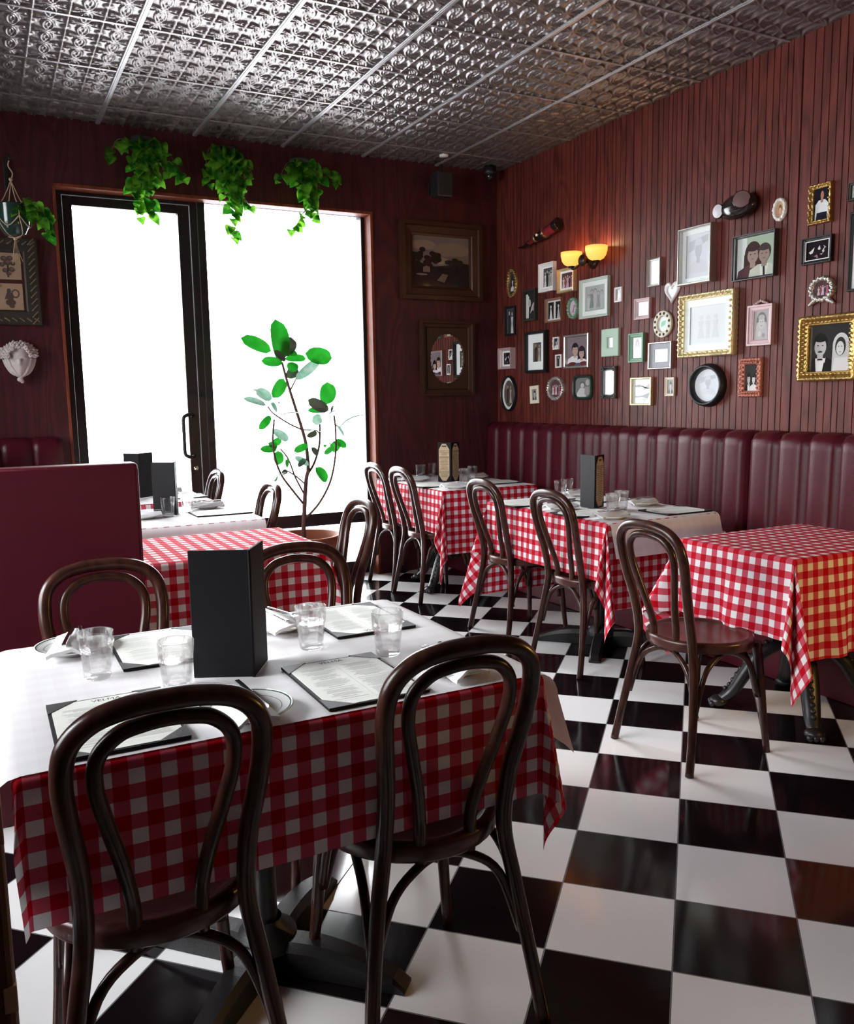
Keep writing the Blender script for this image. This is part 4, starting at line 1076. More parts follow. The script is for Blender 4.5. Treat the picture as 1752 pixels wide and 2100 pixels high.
        for k in range(3): S += standing(-.2 + .2 * k, -.35, .62, (.70, .75, .77), (.73, .76, .78), (.68, .72, .74), k != 1)
    elif kind == 'glare_portrait': bg = (.72, .74, .78); S += [([(-.4, .1), (.4, .3), (.4, .45), (-.4, .35)], (.56, .58, .62))] + [(q, (.55, .57, .62) if i % 2 else (.68, .69, .72)) for i, (q, c) in enumerate(bust(0, -.4, 1.15, (.6,) * 3, (.5,) * 3, (.5,) * 3))]  # pale tones and slanted band are glass glare put into the print colours
    elif kind == 'blank': bg = (.86, .89, .90)  # plain ground, brightened to carry the window's reflection as colour
    elif kind == 'hands': bg = (.66, .70, .68); S += [(ell(-.22, .22, .18, .05), (.13, .15, .14)), ([(-.1, .2), (.4, .1), (.4, .34), (.1, .12), (-.1, .25)], (.28, .30, .30)), ([(-.4, -.2), (0, -.18), (.4, -.05), (.3, -.3), (.02, -.24), (-.4, -.26)], (.20, .22, .22)), ([(.0, -.3), (.35, -.28), (.1, -.5)], (.45, .49, .48))]
    elif kind == 'mosaic': 
        bg = (.40, .46, .44)
        for k in range(5): S += standing(-.34 + .17 * k, -.46 + .08 * (k % 2), .66 + .1 * (k % 3), ((.52, .55, .53), (.24, .28, .28), (.5, .47, .46), (.3, .33, .34), (.46, .5, .48))[k], (.5, .44, .42), (.16, .16, .17), k % 2 == 1)
    elif kind == 'face_col': bg = (.5, .32, .2); S += [(ell(.05, .05, .3, .36), (.16, .09, .05)), (ell(.02, -.06, .22, .28), (.58, .36, .24)), (ell(.1, .22, .2, .1), (.2, .12, .06))]
    elif kind == 'leafgreen': bg = (.58, .62, .60); S += [([(-.3, -.25), (.2, -.1), (.36, .3), (-.12, .26), (-.34, .1)], (.12, .40, .20))]
    elif kind == 'pinkflower': bg = (.58, .46, .54); S += [(ell(-.1 + .1 * k, -.3 + .17 * k, .09, .09, 8), (.25, .02, .10)) for k in range(4)] + [([(.0, -.4), (.04, -.4), (.1, .2), (.06, .2)], (.08, .2, .08))]
    elif kind == 'zebra': 
        bg = g_(.03)
        S += [([(-.5, -.45), (-.24, -.45), (-.2, .3), (-.36, .42), (-.5, .4)], g_(.62)), (ell(-.15, .08, .12, .14), g_(.45)), ([(-.1, -.3), (.16, -.15), (.3, .05), (.2, .1), (.0, -.1)], g_(.5)), (ell(.18, -.12, .08, .09), g_(.4))]
    elif kind == 'seated_bw': bg = g_(.18); S += [(ell(-.05, .18, .17, .13), g_(.12)), (ell(-.05, .1, .12, .13), g_(.5)), ([(-.4, -.5), (.2, -.5), (.16, -.05), (-.2, -.02), (-.4, -.3)], g_(.55)), ([(.1, -.4), (.45, -.4), (.45, .05), (.1, .02)], g_(.3)), (ell(.3, .25, .14, .16), g_(.42))]
    elif kind == 'landscape':
        bg = (.17, .125, .115)
        S += [(ell(-.3, .32, .22, .10), (.25, .17, .13)), (ell(.2, .25, .34, .14), (.22, .15, .11)), (ell(.3, .05, .3, .08), (.16, .11, .085)), (ell(-.02, .02, .16, .07), (.28, .19, .14))]
        S += [([(-.5, -.5), (.5, -.5), (.5, -.02), (.3, -.0), (.1, -.06), (-.1, -.10), (-.5, .0)], (.022, .018, .016))]
        for k in range(26): a = rn.uniform(0, 6.28); r = rn.uniform(0, 1) ** .5; S.append((ell(-.2 + .17 * r * cos(a), .10 + .20 * r * sin(a), .055, .05, 9), (.020 + .012 * rn.random(), .017, .014)))
        for k in range(16): a = rn.uniform(0, 6.28); S.append((ell(-.45 + .1 * cos(a) * rn.random(), .03 + .1 * sin(a), .05, .05, 9), (.024, .02, .016)))
        for k in range(16): a = rn.uniform(0, 6.28); S.append((ell(.24 + .14 * cos(a) * rn.random(), -.02 + .11 * sin(a) * rn.random(), .05, .045, 9), (.026, .021, .017)))
        S += [([(-.08, -.38), (.05, -.42), (.12, -.26), (.02, -.24)], (.16, .11, .08)), ([(-.32, -.22), (-.2, -.22), (-.2, -.12), (-.26, -.09), (-.32, -.13)], (.19, .12, .09)), (ell(-.34, -.27, .1, .02), (.20, .13, .10))]
    elif kind == 'botanical':
        bg = (.36, .24, .16)
        S += [([(-.03, -.42), (.03, -.42), (.05, .1), (-.02, .1)], (.05, .035, .03))]
        for (x, y, r) in ((-.12, .28, .13), (.10, .30, .12), (0, .14, .15), (-.2, .05, .11), (.2, .1, .10), (-.1, -.16, .11), (.14, -.12, .12), (.02, -.28, .09)): S += [(ell(x, y, r, r * .8, 10), (.085, .055, .045)), (ell(x + .02, y + .02, r * .5, r * .4, 8), (.16, .10, .08))]
    elif kind == 'figures':
        bg = (.38, .25, .17); S += [(ell(.22, .12, .16, .17), (.09, .06, .05)), (ell(.22, .12, .10, .11), (.38, .25, .17)), (ell(-.02, .22, .08, .09), (.07, .045, .04)), ([(-.2, -.1), (.14, -.1), (.12, .14), (-.1, .16)], (.08, .055, .045)), (ell(.02, -.22, .19, .13), (.075, .05, .04)), (ell(-.33, .4, .07, .06), (.24, .13, .05)), (ell(.06, -.36, .1, .08), (.09, .06, .05))]
    else: bg = g_(.4)
    return bg, S

def frame(side, along, z, w, h, shape, fwid, depth, fk, prof='flat', matk=None, matw=0, pic='blank', ornate=0, label='', cat='picture', name='picture_frame', tilt=0, crest=False, off=0, asp=None, grp='framed pictures on the mahogany wall'):
    rn = random.Random(int(along * 1000) + int(z * 1000))
    mt = wall_mtx(side, along, z, off) @ Matrix.Rotation(tilt, 4, 'Z')
    t = thing(name, label, cat, mtx=mt, group=grp if side == 'R' else None)
    n = 24 if ornate else 1
    A = outline(shape, w, h, n); B = outline(shape, w - 2 * fwid, h - 2 * fwid, n)
    b = MB()
    if ornate:
        per = len(A)
        k = max(8, int((w + h) * 2 / .03))
        ring(b, [(x * (1 + .012 * sin(2 * pi * k * i / per)), y * (1 + .012 * sin(2 * pi * k * i / per))) for i, (x, y) in enumerate(A)], B, PROF[prof], depth, 0, lambda q: 1 + .14 * sin(2 * pi * k * q), True)
        # carved scrolls and beads riding on the moulding
        m = int((w + h) * 2 / (.020 if ornate == 1 else .014))
        for i in range(m):
            q = i / m * per; i0 = int(q) % per; fq = q - int(q); i1 = (i0 + 1) % per
            o = [A[i0][c] * (1 - fq) + A[i1][c] * fq for c in (0, 1)]; p = [B[i0][c] * (1 - fq) + B[i1][c] * fq for c in (0, 1)]
            e = .5 + .22 * (1 if i % 2 else -1)
            r = min(fwid * .26, .0085) * rn.uniform(.7, 1.1)
            b.sphere((o[0] + (p[0] - o[0]) * e, o[1] + (p[1] - o[1]) * e, depth * .86), r, 7, 5, sc=(1.25, .85, .75) if i % 2 else (.85, 1.25, .75))
    else: ring(b, A, B, PROF[prof], depth, 0, None, shape != 'rect')
    if crest:
        for k in range(-3, 4): b.sphere((k * .014, h / 2 + .004 + .006 * (3 - abs(k)), depth * .55), .0085, 8, 6)
    obj('frame', b, fm(fk), t)
    pw, ph = w - 2 * fwid, h - 2 * fwid
    if matk:
        b = MB(); Ci = outline(shape, pw - 2 * matw, ph - 2 * matw, n)
        ring(b, outline(shape, pw + .002, ph + .002, n), Ci, [(0, .34), (1, .34), (1, .24)], depth, 0, None, False); obj('mat_board', b, fm(matk), t); pw -= 2 * matw; ph -= 2 * matw
    if pic == 'mirror':
        b = MB(); b.ngon(outline(shape, pw + .004, ph + .004), depth * .22); obj('mirror_glass', b, M['mirror'], t)
    elif pic:
        bg, S = picture(pic, rn)
        mats, b = [], MB()
        def slot(c):
            m = ink(c)
            if m not in mats: mats.append(m)
            return mats.index(m)
        b.ngon(outline(shape if shape != 'rect' else 'rect', pw + .003, ph + .003), depth * .2, slot(bg))
        sx, sy = pw * (.70 if shape not in ('rect', 'rrect') else 1), ph * (.72 if shape not in ('rect', 'rrect') else 1)
        for i, (q, c) in enumerate(S):
            q = [(max(-.5, min(.5, x)) * sx, max(-.5, min(.5, y)) * sy) for x, y in q]
            b.ngon(q, depth * .2 + .00012 * (i + 1), slot(c))
        obj('picture_print', b, mats, t)
    return t

K = .93
FR = [
 # along, z, w, h, shape, frame width, depth, colour, profile, mat, mat width, print, ornate, label, extras
 (5.77, 2.24, .145, .225, 'oval', .030, .02, 'antique', 'round', None, 0, 'single_bw', 2, 'small ornate antique oval frame in the dim corner', {}),
 (5.80, 1.953, .15, .226, 'rect', .016, .018, 'black', 'thin', None, 0, 'pair', 0, 'narrow dark frame in the dim corner holding an upright black-and-white print', {}),
 (5.83, 1.662, .185, .165, 'rect', .022, .05, 'pink', 'step', 'matwhite', .014, 'dancers', 0, 'deep whitish box frame in the corner below the narrow dark frame', {}),
 (5.82, 1.385, .22, .285, 'oval', .018, .03, 'black', 'round', 'matpale', .020, 'sepia_pair', 0, 'tall black oval frame with pale oval mat, lowest in the corner', {}),
 (5.511, 2.046, .165, .235, 'rect', .014, .03, 'darkolive', 'flat', None, 0, 'zebra', 0, 'dark striped frame with a black-and-white print near the corner', {}),
 (5.291, 2.224, .185, .205, 'rect', .024, .032, 'white', 'step', 'matwhite', .012, 'group', 0, 'upright white stepped frame below the carved horn', {}),
 (5.055, 2.174, .195, .168, 'rect', .018, .035, 'palegold', 'cove', 'matwhite', .014, 'group_col', 0, 'cream-gold frame with a group photo just under the wall lamp', {}),
 (5.212, 1.981, .20, .17, 'rect', .014, .025, 'brown', 'step', None, 0, 'two', 0, 'light brown wooden frame with two dark photos side by side', {}),
 (4.99, 1.973, .125, .150, 'oval', .022, .022, 'green', 'round', None, 0, 'pinkflower', 1, 'small green oval frame with a pink flower print', {}),
 (4.747, 2.018, .305, .262, 'rect', .018, .026, 'mint', 'step', 'matpale', .030, 'mosaic', 0, 'large pale mint frame with a wide mat around a grey group photo', {}),
 (4.504, 2.013, .072, .096, 'rect', .012, .014, 'white', 'flat', None, 0, 'veil', 0, 'tiny white frame alone beside the panel seam', {}),
 (5.424, 1.691, .275, .310, 'rect', .022, .04, 'black', 'flat', 'matwhite', .062, 'sepia_pair', 0, 'black frame with a broad white mat around a small sepia couple', {}),
 (5.194, 1.742, .072, .090, 'rect', .010, .012, 'white', 'flat', None, 0, 'single_bw', 1, 'tiny white carved frame, upper one of two beside the broad white mat', {}),
 (5.16, 1.612, .072, .096, 'rect', .010, .012, 'white', 'flat', None, 0, 'pair', 0, 'tiny white frame, lower one of two beside the broad white mat', {'tilt': .03}),
 (4.928, 1.671, .282, .234, 'rect', .016, .035, 'silver', 'thin', None, 0, 'couple_col', 0, 'dark silver frame with a colour photo of a seated couple in white', {}),
 (4.573, 1.708, .175, .182, 'rect', .058, .022, 'matgreen', 'flat', None, 0, 'blank', 0, 'square pale green marbled frame with a small opening', {}),
 (5.47, 1.373, .115, .135, 'rect', .026, .010, 'cream', 'flat', None, 0, 'man_bw', 0, 'small crooked cream card frame low near the corner', {'tilt': .05}),
 (5.19, 1.414, .205, .178, 'oval', .026, .024, 'silver', 'round', None, 0, 'group_col', 2, 'round ornate silver frame with a group in dark red', {}),
 (4.872, 1.417, .215, .176, 'rrect', .022, .026, 'darkgreen', 'round', None, 0, 'seated_bw', 0, 'dark green square frame with rounded corners and a grey photo', {}),
 (4.585, 1.444, .150, .215, 'rect', .026, .024, 'pewter', 'cove', None, 0, 'blank', 0, 'dark pewter frame with corner rosettes and window glare painted on its print', {'rosette': 1}),
 (4.164, 2.11, .115, .17, 'rect', .014, .024, 'silver', 'cove', None, 0, 'blank', 0, 'slim silver frame with white glare painted on its sheet, right of the wall lamp', {}),
 (4.013, 1.969, .126, .132, 'heart', .026, .016, 'white', 'round', None, 0, 'blank', 0, 'white heart-shaped frame beside the large glare-painted portrait', {}),
 (3.80, 2.157, .262, .325, 'rect', .012, .05, 'silver', 'thin', 'matpale', .028, 'glare_portrait', 0, 'large upright silver frame with a portrait paled by painted window glare', {}),
 (3.238, 2.306, .088, .118, 'oval', .018, .016, 'white', 'round', None, 0, 'face_col', 1, 'small white oval frame with a child\'s face beside the emergency light', {}),
 (3.382, 2.091, .285, .240, 'rect', .014, .035, 'pewter', 'step', None, 0, 'couple_green', 0, 'wide pewter frame with a couple before a greenish backdrop', {}),
 (4.265, 1.899, .140, .128, 'rect', .022, .022, 'pink', 'step', None, 0, 'blank', 0, 'small pinkish square frame with painted glare on its sheet below the slim silver frame', {}),
 (4.084, 1.789, .158, .162, 'oval', .032, .016, 'cream', 'flat', None, 0, 'leafgreen', 0, 'cream oval frame ringed with dark dots around a green print', {'dots': 1}),
 (4.316, 1.659, .140, .182, 'rect', .026, .022, 'green', 'step', None, 0, 'bride', 0, 'small green frame with a standing bride', {}),
 (4.096, 1.599, .205, .166, 'rect', .010, .024, 'silver', 'thin', 'matgrey', .034, 'blank', 0, 'silver frame with a broad grey mat and a sheet painted pale with glare', {}),
 (3.71, 1.756, .425, .365, 'rect', .034, .045, 'palegold', 'cove', 'matpale', .040, 'pale', 1, 'largest pale gold frame in the middle of the wall with a glare-painted print', {}),
 (3.33, 1.722, .165, .215, 'rect', .032, .026, 'pink', 'step', None, 0, 'veil', 0, 'pinkish silver frame with a ribbon crest and a veiled girl portrait', {'crest': True}),
 (4.262, 1.381, .195, .178, 'rect', .012, .026, 'palegold', 'thin', None, 0, 'hands', 0, 'thin gold frame with a drawing of two dark leaf-like shapes', {}),
 (4.01, 1.406, .078, .113, 'rect', .014, .016, 'cream', 'step', None, 0, 'man_bw', 0, 'tiny cream frame with a grey portrait beside the round black mirror', {}),
 (3.70, 1.408, .272, .252, 'oval', .034, .045, 'black', 'round', None, 0, 'glare_portrait', 0, 'round black-rimmed frame with a face paled by painted glare, low on the wall', {}),
 (3.387, 1.444, .155, .212, 'rect', .034, .024, 'rose', 'cove', None, 0, 'couple_bw', 2, 'upright rose-copper carved frame with a narrow dark photo', {}),
 (2.984, 2.283, .130, .192, 'rect', .020, .028, 'gold', 'cove', None, 0, 'woman_col', 1, 'bright gold frame with a woman in a white top', {}),
 (2.992, 2.062, .172, .130, 'rect', .020, .026, 'black', 'step', None, 0, 'dancers', 0, 'black frame with a dark photo of pale dancing figures', {'line': 1}),
 (2.956, 1.868, .150, .132, 'oval', .026, .028, 'silver', 'round', None, 0, 'group_col', 1, 'oval silver plate frame on two scroll feet', {'feet': 1}),
 (2.895, 1.576, .335, .325, 'rect', .048, .05, 'gold', 'cove', None, 0, 'wedding', 2, 'big carved gold frame with a black-and-white bride and groom', {}),
 (2.735, 2.022, .15, .37, 'rect', .012, .026, 'black', 'thin', None, 0, 'blank', 0, 'tall thin black frame with a blank white sheet at the picture edge', {}),
 (2.785, 2.305, .095, .085, 'rect', .014, .02, 'darkolive', 'step', None, 0, 'mosaic', 0, 'small dark frame with gold flecks at the picture edge', {}),
]
for (al, z, w_, h_, shp, fwid, dp, fk, prf, mk, mw, pic, orn, lb, ex) in FR:
    mir = pic == 'mirror'
    t = frame('R', al, z, w_, h_, shp, fwid, dp, fk, prf, mk, mw, pic, orn, lb, 'mirror' if mir else 'picture', 'round_mirror' if mir else 'picture_frame', ex.get('tilt', 0), ex.get('crest', False))
    if ex.get('dots'):
        b = MB()
        for k in range(12):
            a = 2 * pi * k / 12 + .26; b.sphere(((w_ / 2 - fwid / 2) * cos(a), (h_ / 2 - fwid / 2) * sin(a), dp), .009, 10, 6, sc=(1, 1, .5))
        obj('bead', b, fm('darkgreen'), t)
    if ex.get('rosette'):
        b = MB()
        for sx in (-1, 1):
            for sy in (-1, 1):
                for k in range(5): a = 2 * pi * k / 5; b.sphere((sx * (w_ / 2 - .016) + .011 * cos(a), sy * (h_ / 2 - .016) + .011 * sin(a), dp), .0085, 8, 6, sc=(1, 1, .6))
        obj('rosette', b, fm('pewter'), t)
    if ex.get('feet'):
        for sx in (-1, 1):
            b = MB()
            for k in range(5): b.sphere((sx * (.040 + .007 * k), -h_ / 2 + .012 - .0045 * k, .014), .015 - .0016 * k, 8, 6)
            obj('foot', b, fm('silver'), t)
    if ex.get('line'):
        b = MB(); iw, ih = w_ - 2 * fwid, h_ - 2 * fwid
        ring(b, outline('rect', iw + .006, ih + .006), outline('rect', iw - .002, ih - .002), [(0, .5), (0, .62), (1, .62), (1, .5)], dp); obj('white_fillet', b, fm('white'), t)
    if mir:
        o = [c for c in t.children if c.name.startswith('mirror_glass')][0]
        b = MB(); rows = []
        for i in range(9):
            r = (w_ / 2 - fwid + .002) * i / 8; rows.append([(r * cos(2 * pi * k / 48), r * sin(2 * pi * k / 48), dp * .25 + .022 * (1 - (i / 8) ** 2)) for k in range(49)])
        b.grid(rows); o.data = b.mesh('mirror_glass', M['mirror'])
# back wall
frame('B', 3.268, 2.405, .71, .585, 'rect', .105, .05, 'walnutgold', 'step', None, 0, 'landscape', 0, 'large dark landscape painting in a stepped wooden frame', 'painting', 'framed_painting', off=0)
t = frame('B', 3.308, 1.665, .47, .575, 'rect', .055, .045, 'walnutgold', 'step', None, 0, None, 0, 'brown square-framed mirror with an oval glass below the landscape painting', 'mirror', 'oval_mirror')
b = MB()
A = outline('rect', .364, .469, 18); B_ = [(.148 * cos(atan2(y * .364 / .469, x)), .192 * sin(atan2(y * .364 / .469, x))) for x, y in A]
ring(b, A, B_, [(0, .6), (.9, .55), (1, .4)], .045); 
for k in range(40): a = 2 * pi * k / 40; b.sphere((.152 * cos(a), .196 * sin(a), .025), .0065, 7, 5)
obj('spandrel', b, fm('walnutgold'), t)
b = MB(); b.ngon(outline('oval', .302, .39), .016); obj('mirror_glass', b, M['mirror'], t)
t = frame('B', .12, 2.117, .56, .525, 'rect', .085, .035, 'darkolive', 'flat', None, 0, None, 0, 'dark patterned frame with small brown engravings beside the glass door', 'picture', 'framed_engravings')
b = MB(); b.ngon(outline('rect', .39, .355), .008); obj('backing', b, fm('walnut'), t)
for k, (px, py) in enumerate(((.105, .092), (.105, -.092), (-.105, .092), (-.105, -.092))):
    bg, S = picture('botanical' if k % 2 == 0 else 'figures', random.Random(k)); mats = []; b = MB()
    for i, (q, c) in enumerate([(outline('rect', 1, 1), bg)] + S):
        m_ = ink(c, .5)
        if m_ not in mats: mats.append(m_)
        b.ngon([(px + x * .15, py + y * .16) for x, y in q], .010 + .0002 * i, mats.index(m_))
    obj('engraving', b, mats, t)
b = MB()
for s in (-1, 1):
    for k in range(13):
        a = -.24 + k * .04
        b.tube(spline([(s * .225, a - .018, .036), (s * .238 , a - .004, .037), (s * .252, a + .012, .036), (s * .262, a + .020, .036)], 3), .0045, 6)
        b.tube(spline([(a * 1.05 - .018, s * .222, .036), (a * 1.05 - .004, s * .230, .037), (a * 1.05 + .012, s * .243, .036)], 3), .0045, 6)
obj('leaf_border', b, mat('worn_leaf_carving', (.16, .115, .075), .5), t)

# plaster head
t = thing('plaster_mask', 'white plaster head with curly hair and folded drapery under the engravings', 'wall ornament', mtx=wall_mtx('B', .25, 1.635))
b = MB(); rows = []
for i in range(29):
    v = i / 28; z = .080 - .172 * v
    wv = .064 * sqrt(max(0, 1 - ((v - .40) / .64) ** 2)) * (1 - .22 * max(0, v - .5)); row = []
    for k in range(25):
        a = pi * k / 24; x = wv * cos(a); dpt = .018 + .062 * sin(a) ** .8 * (1 - .5 * (v - .45) ** 2)
        G = lambda x0, sx, v0, sv: math.exp(-((x - x0) / sx) ** 2 - ((v - v0) / sv) ** 2)
        dpt += .022 * G(0, .008, .54, .09) + .010 * G(0, .016, .60, .035) + .007 * (G(.024, .018, .37, .03) + G(-.024, .018, .37, .03))
        dpt -= .013 * (G(.023, .012, .45, .035) + G(-.023, .012, .45, .035)) + .006 * G(0, .018, .735, .014)
        dpt += .007 * G(0, .016, .70, .022) + .007 * G(0, .014, .77, .022) + .008 * G(0, .016, .88, .06) + .007 * (G(.03, .014, .60, .07) + G(-.03, .014, .60, .07))
        row.append((x, z, max(0, dpt)))
    rows.append(row)
b.grid(rows); obj('face', b, M['plaster'], t)
b = MB(); rh = random.Random(4)
for ring_, (rad_, dep) in enumerate(((.066, .080), (.082, .062), (.096, .036))):
    m_ = 11 + 3 * ring_
    for k in range(m_):
        a = -.05 + (pi + .1) * k / (m_ - 1); r = rad_ * rh.uniform(.94, 1.06)
        c_ = Vector((r * cos(a) * 1.0, .028 + r * .80 * sin(a), dep * rh.uniform(.85, 1.1)))
        sp = [(c_.x + .013 * (1 - q / 9) * cos(a + q * .9), c_.y + .013 * (1 - q / 9) * sin(a + q * .9), c_.z + .0015 * q) for q in range(8)]
        b.tube(sp, [.0085 - .0005 * q for q in range(8)], 7)
b.sphere((0, .03, .01), .082, 20, 12, sc=(1.05, .85, .5)); obj('hair', b, M['plaster'], t)
b = MB()
for s_ in (-1, 1):
    for q in range(3):
        b.tube(spline([(s_ * (.088 - .012 * q), .012, .018 + .014 * q), (s_ * (.074 - .011 * q), -.032, .026 + .014 * q), (s_ * (.048 - .009 * q), -.074, .032 + .013 * q), (s_ * .008, -.096, .044 + .006 * q)], 5), .0105, 8)
b.sphere((0, -.098, .05), .016, 12, 8); b.sphere((-.004, -.118, .036), .017, 12, 8, sc=(1.1, .9, .8)); b.sphere((.006, -.130, .03), .012, 12, 8)
obj('drapery', b, M['plaster'], t)

# speaker, camera dome, sprinkler
t = thing('wall_speaker', 'small black loudspeaker high on the back wall above the landscape painting', 'speaker', (3.20, YB - .16, 2.935))
b = MB(); b.box((0, 0, 0), (.13, .12, .18), .008); obj('cabinet', b, M['black'], t)
b = MB(); b.box((0, -.062, 0), (.116, .006, .165), .002); obj('grille', b, M['pot_dark'], t)
b = MB(); b.box((0, .10, .0), (.03, .11, .03), .003); b.box((0, .150, .0), (.06, .018, .09), .003); b.box((0, 0, .12), (.02, .02, .06), .002); obj('bracket', b, M['black'], t)
t = thing('security_camera', 'small black dome camera in the far upper corner', 'camera', (3.64, 5.86, 3.05))
b = MB(); b.sphere((0, 0, 0), .038, 18, 12); obj('dome', b, M['black_gloss'], t)
b = MB(); b.lathe([(0, .01), (.05, .01), (.052, .03), (.045, .076), (0, .076)], 24); obj('housing', b, M['black'], t)
t = thing('ceiling_sprinkler', 'small white ceiling fitting near the back wall above the painting', 'sprinkler', (3.163, 5.73, H))
b = MB(); b.lathe([(0, -.022), (.03, -.022), (.034, -.014), (.034, -.004), (.0, -.004)], 24); obj('rosette', b, M['china'], t)

# two-light sconce
def sconce(label, al, z, watts, shade='shade'):
    t = thing('wall_lamp', label, 'wall lamp', mtx=wall_mtx('R', al, z), group='amber glass wall lamps')
    b = MB(); b.lathe([(0, .03), (.012, .03), (.03, .022), (.05, .012), (.053, 0), (0, 0)], 28); b.tube([(0, 0, .0), (0, 0, .05)], .012, 12); b.tube([(0, 0, .05), (0, 0, .09)], .016, 14); b.sphere((0, 0, .095), .040, 20, 14, sc=(1, 1, .55)); obj('backplate', b, M['bronze'], t)
    for s in (-1, 1):
        b = MB(); b.tube(spline([(0, 0, .055), (s * .045, -.012, .07), (s * .09, -.035, .08), (s * .12, -.04, .085), (s * .135, -.028, .085)], 5), .0075, 10)
        b.lathe([(0, -.012), (.018, -.012), (.024, 0), (.022, .008), (0, .01)], 20, mtx=Matrix.Translation((s * .135, -.02, .085)) @ Matrix.Rotation(-pi / 2, 4, "X")); arm = obj('arm', b, M['bronze'], t)
        b = MB(); b.lathe([(.004, -.050), (.026, -.048), (.050, -.036), (.065, -.013), (.072, .018), (.073, .044), (.0705, .044), (.0695, .018), (.062, -.011), (.047, -.033), (.024, -.044)], 36, mtx=Matrix.Translation((s * .135, .03, .085)) @ Matrix.Rotation(-pi / 2, 4, 'X'))
        obj('lamp_shade', b, M[shade], t)
        l = bpy.data.lights.new('lamp_bulb', 'POINT'); l.energy = watts; l.color = (1, .62, .28); l.shadow_soft_size = .025
        o = bpy.data.objects.new('lamp_bulb', l); COL.objects.link(o); o.parent = t; o.location = (s * .135, .075, .085)
    return t
LAMP = sconce('bronze wall lamp with two glowing amber glass bowls above the pictures', 4.775, 2.265, LAMPW)
table('bare pedestal table outside the picture carrying a globe lamp', 2.62, 3.30, .62, 1.28, 'x')
t = thing('table_lamp', 'small amber globe lamp on the table outside the picture', 'lamp', (2.98, 1.02, .752))
b = MB(); b.lathe([(0, 0), (.06, 0), (.062, .012), (.02, .03), (.012, .06), (.012, .13), (.03, .14), (0, .14)], 28); obj('base', b, M['bronze'], t)
b = MB(); b.sphere((0, 0, .205), .07, 24, 16); obj('lamp_globe', b, M['globe'], t)

# carved horn
t = thing('carved_horn', 'curved red and black carved horn mounted beside the wall lamp', 'wall ornament', mtx=wall_mtx('R', 5.36, 2.52))
hp = spline([(.255, .050, .050), (.20, .035, .058), (.10, .010, .062), (0, -.005, .060), (-.10, -.022, .052), (-.20, -.038, .040), (-.30, -.030, .025)], 6)
rad = lambda i, n_: .044 - .040 * (i / n_) ** 1.15
nn = len(hp) - 1
def seg(a, bq, k=1.0):
    b = MB(); i0, i1 = int(a * nn), int(bq * nn); b.tube(hp[i0:i1 + 1], [rad(i, nn) * k for i in range(i0, i1 + 1)], 18); return b
obj('cap', seg(0, .14, 1.02), M['black_gloss'], t)
obj('body', seg(.13, .70), mat('red_lacquer', (.16, .012, .018), .22, coat=.4), t)
obj('band', seg(.34, .54, 1.07), M['black_gloss'], t, label='black band with pale ornament')
b = seg(.31, .36, 1.14); b2 = seg(.52, .57, 1.12); b.add(b2.v, b2.f, 0, True); obj('gold_ring', b, fm('antique'), t)
obj('tip', seg(.69, 1.0, 1.03), M['black_gloss'], t)
b = MB(); b.sphere((hp[int(.44 * nn)].x, hp[int(.44 * nn)].y, hp[int(.44 * nn)].z + .036), .010, 10, 8); obj('ornament', b, fm('white'), t)
b = MB(); b.box((.05, .0, .010), (.03, .04, .05), .003); obj('bracket', b, M['black'], t)

# emergency light
t = thing('emergency_light', 'black oval emergency light with two round lamp heads', 'emergency light', mtx=wall_mtx('R', 3.49, 2.365))
b = MB(); b.sphere((0.01, 0, .045), .075, 28, 18, sc=(1.62, .90, .72), mtx=Matrix.Rotation(.06, 4, 'Z')); b.box((0, 0, .012), (.12, .08, .024), .004); obj('housing', b, M['black_gloss'], t)
for (x, y, z, ry, rx, mt_, r) in ((-.102, -.006, .070, .05, .05, M['lens'], .036), (.070, .020, .085, .62, -.12, M['lens_dim'], .044)):
    m4 = Matrix.Translation((x, y, z)) @ Euler((rx, ry, 0)).to_matrix().to_4x4()
    b = MB(); b.lathe([(0, -.02), (r * .8, -.02), (r * 1.06, -.004), (r * 1.08, .012), (r, .014)], 28, mtx=m4); hd = obj('lamp_head', b, M['black_gloss'], t)
    b = MB(); b.lathe([(r * 1.0, .0125), (r * .6, .016), (0, .018)], 28, mtx=m4); obj('lens', b, mt_, hd)

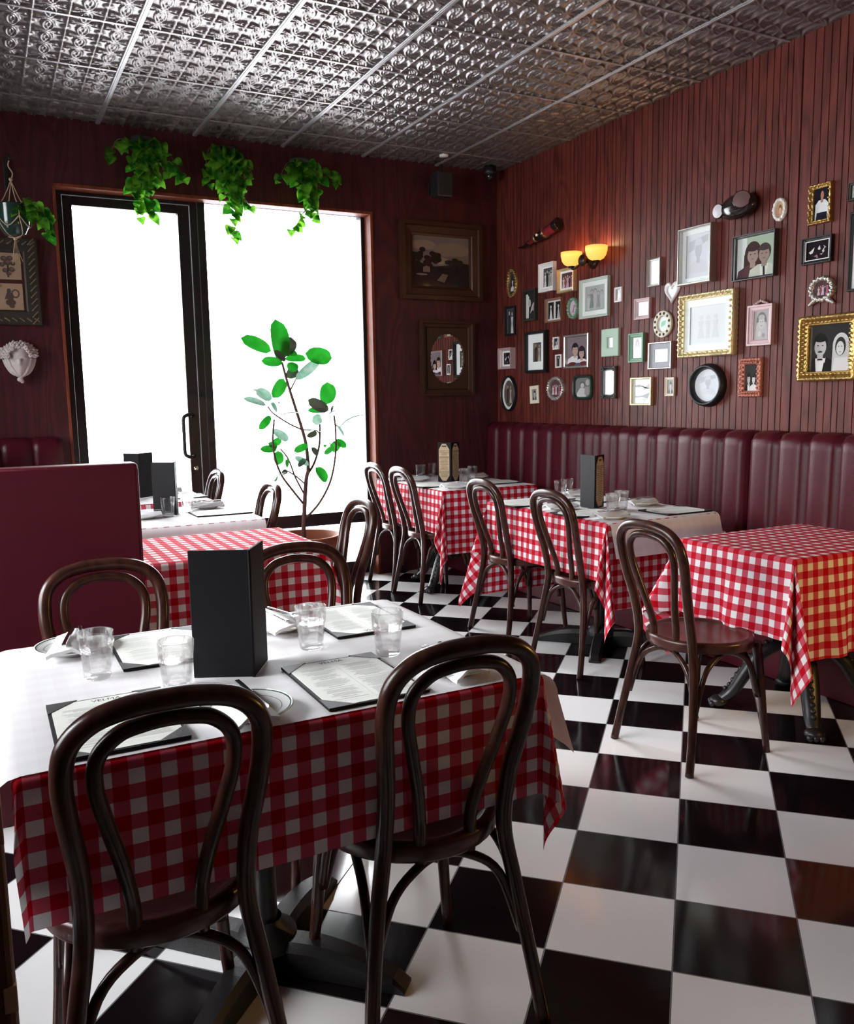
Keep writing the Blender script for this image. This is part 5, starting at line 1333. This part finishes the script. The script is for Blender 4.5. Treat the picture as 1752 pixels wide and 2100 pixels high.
# ------------------------------------------------------------------ light and camera
wld = bpy.data.worlds.new('overcast'); SC.world = wld; wld.use_nodes = True
wn = wld.node_tree; bg = wn.nodes['Background']
tcw = wn.nodes.new('ShaderNodeTexCoord'); sxw = wn.nodes.new('ShaderNodeSeparateXYZ'); L(wn, tcw.outputs['Generated'], sxw.inputs[0])
mr = wn.nodes.new('ShaderNodeMapRange'); mr.interpolation_type = 'SMOOTHSTEP'      # overcast: dimmer by the rooftops, bright overhead
for k_, v_ in zip(('From Min', 'From Max', 'To Min', 'To Max'), (.10, .62, WORLD * .68, WORLD * 1.9)): mr.inputs[k_].default_value = v_
L(wn, sxw.outputs[2], mr.inputs[0]); L(wn, mr.outputs[0], bg.inputs[1]); bg.inputs[0].default_value = (.93, .97, 1.0, 1)
def portal(name, lo, rot, sx, sy):
    l = bpy.data.lights.new(name, 'AREA'); l.shape = 'RECTANGLE'; l.size = sx; l.size_y = sy; l.energy = 0; l.cycles.is_portal = True
    o = bpy.data.objects.new(name, l); COL.objects.link(o); o.location = lo; o.rotation_euler = rot
portal('daylight_portal', (1.61, 6.25, 1.37), (-pi / 2, 0, 0), 2.2, 2.74)
portal('daylight_portal', (XL - .15, (WY0 + WY1) / 2, (WZ0 + WZ1) / 2), (0, -pi / 2, 0), WZ1 - WZ0, WY1 - WY0)
f_, yaw, pitch, roll, hc = 1750.16, .479, -.1332, -.0165, 1.3633
Fv = Vector((sin(yaw) * cos(pitch), cos(yaw) * cos(pitch), sin(pitch))); r0 = Vector((cos(yaw), -sin(yaw), 0)); u0 = r0.cross(Fv)
rv = r0 * cos(roll) + u0 * sin(roll); uv_ = -r0 * sin(roll) + u0 * cos(roll)
cam = bpy.data.cameras.new('camera'); cam.sensor_fit = 'VERTICAL'; cam.sensor_height = 24; cam.sensor_width = 24; cam.lens = 24 * f_ / 2100
cam.clip_start = .02
co_ = bpy.data.objects.new('camera', cam); COL.objects.link(co_)
co_.matrix_world = Matrix(((rv.x, uv_.x, -Fv.x, 0), (rv.y, uv_.y, -Fv.y, 0), (rv.z, uv_.z, -Fv.z, hc), (0, 0, 0, 1)))
SC.camera = co_
SC.view_settings.view_transform = 'Standard'; SC.view_settings.look = 'None'; SC.view_settings.gamma = 1; SC.view_settings.exposure = EXPO
SC.cycles.use_denoising = True
SC.cycles.max_bounces = 10; SC.cycles.diffuse_bounces = 5; SC.cycles.glossy_bounces = 5; SC.cycles.transmission_bounces = 8; SC.cycles.transparent_max_bounces = 16
SC.cycles.sample_clamp_indirect = 12
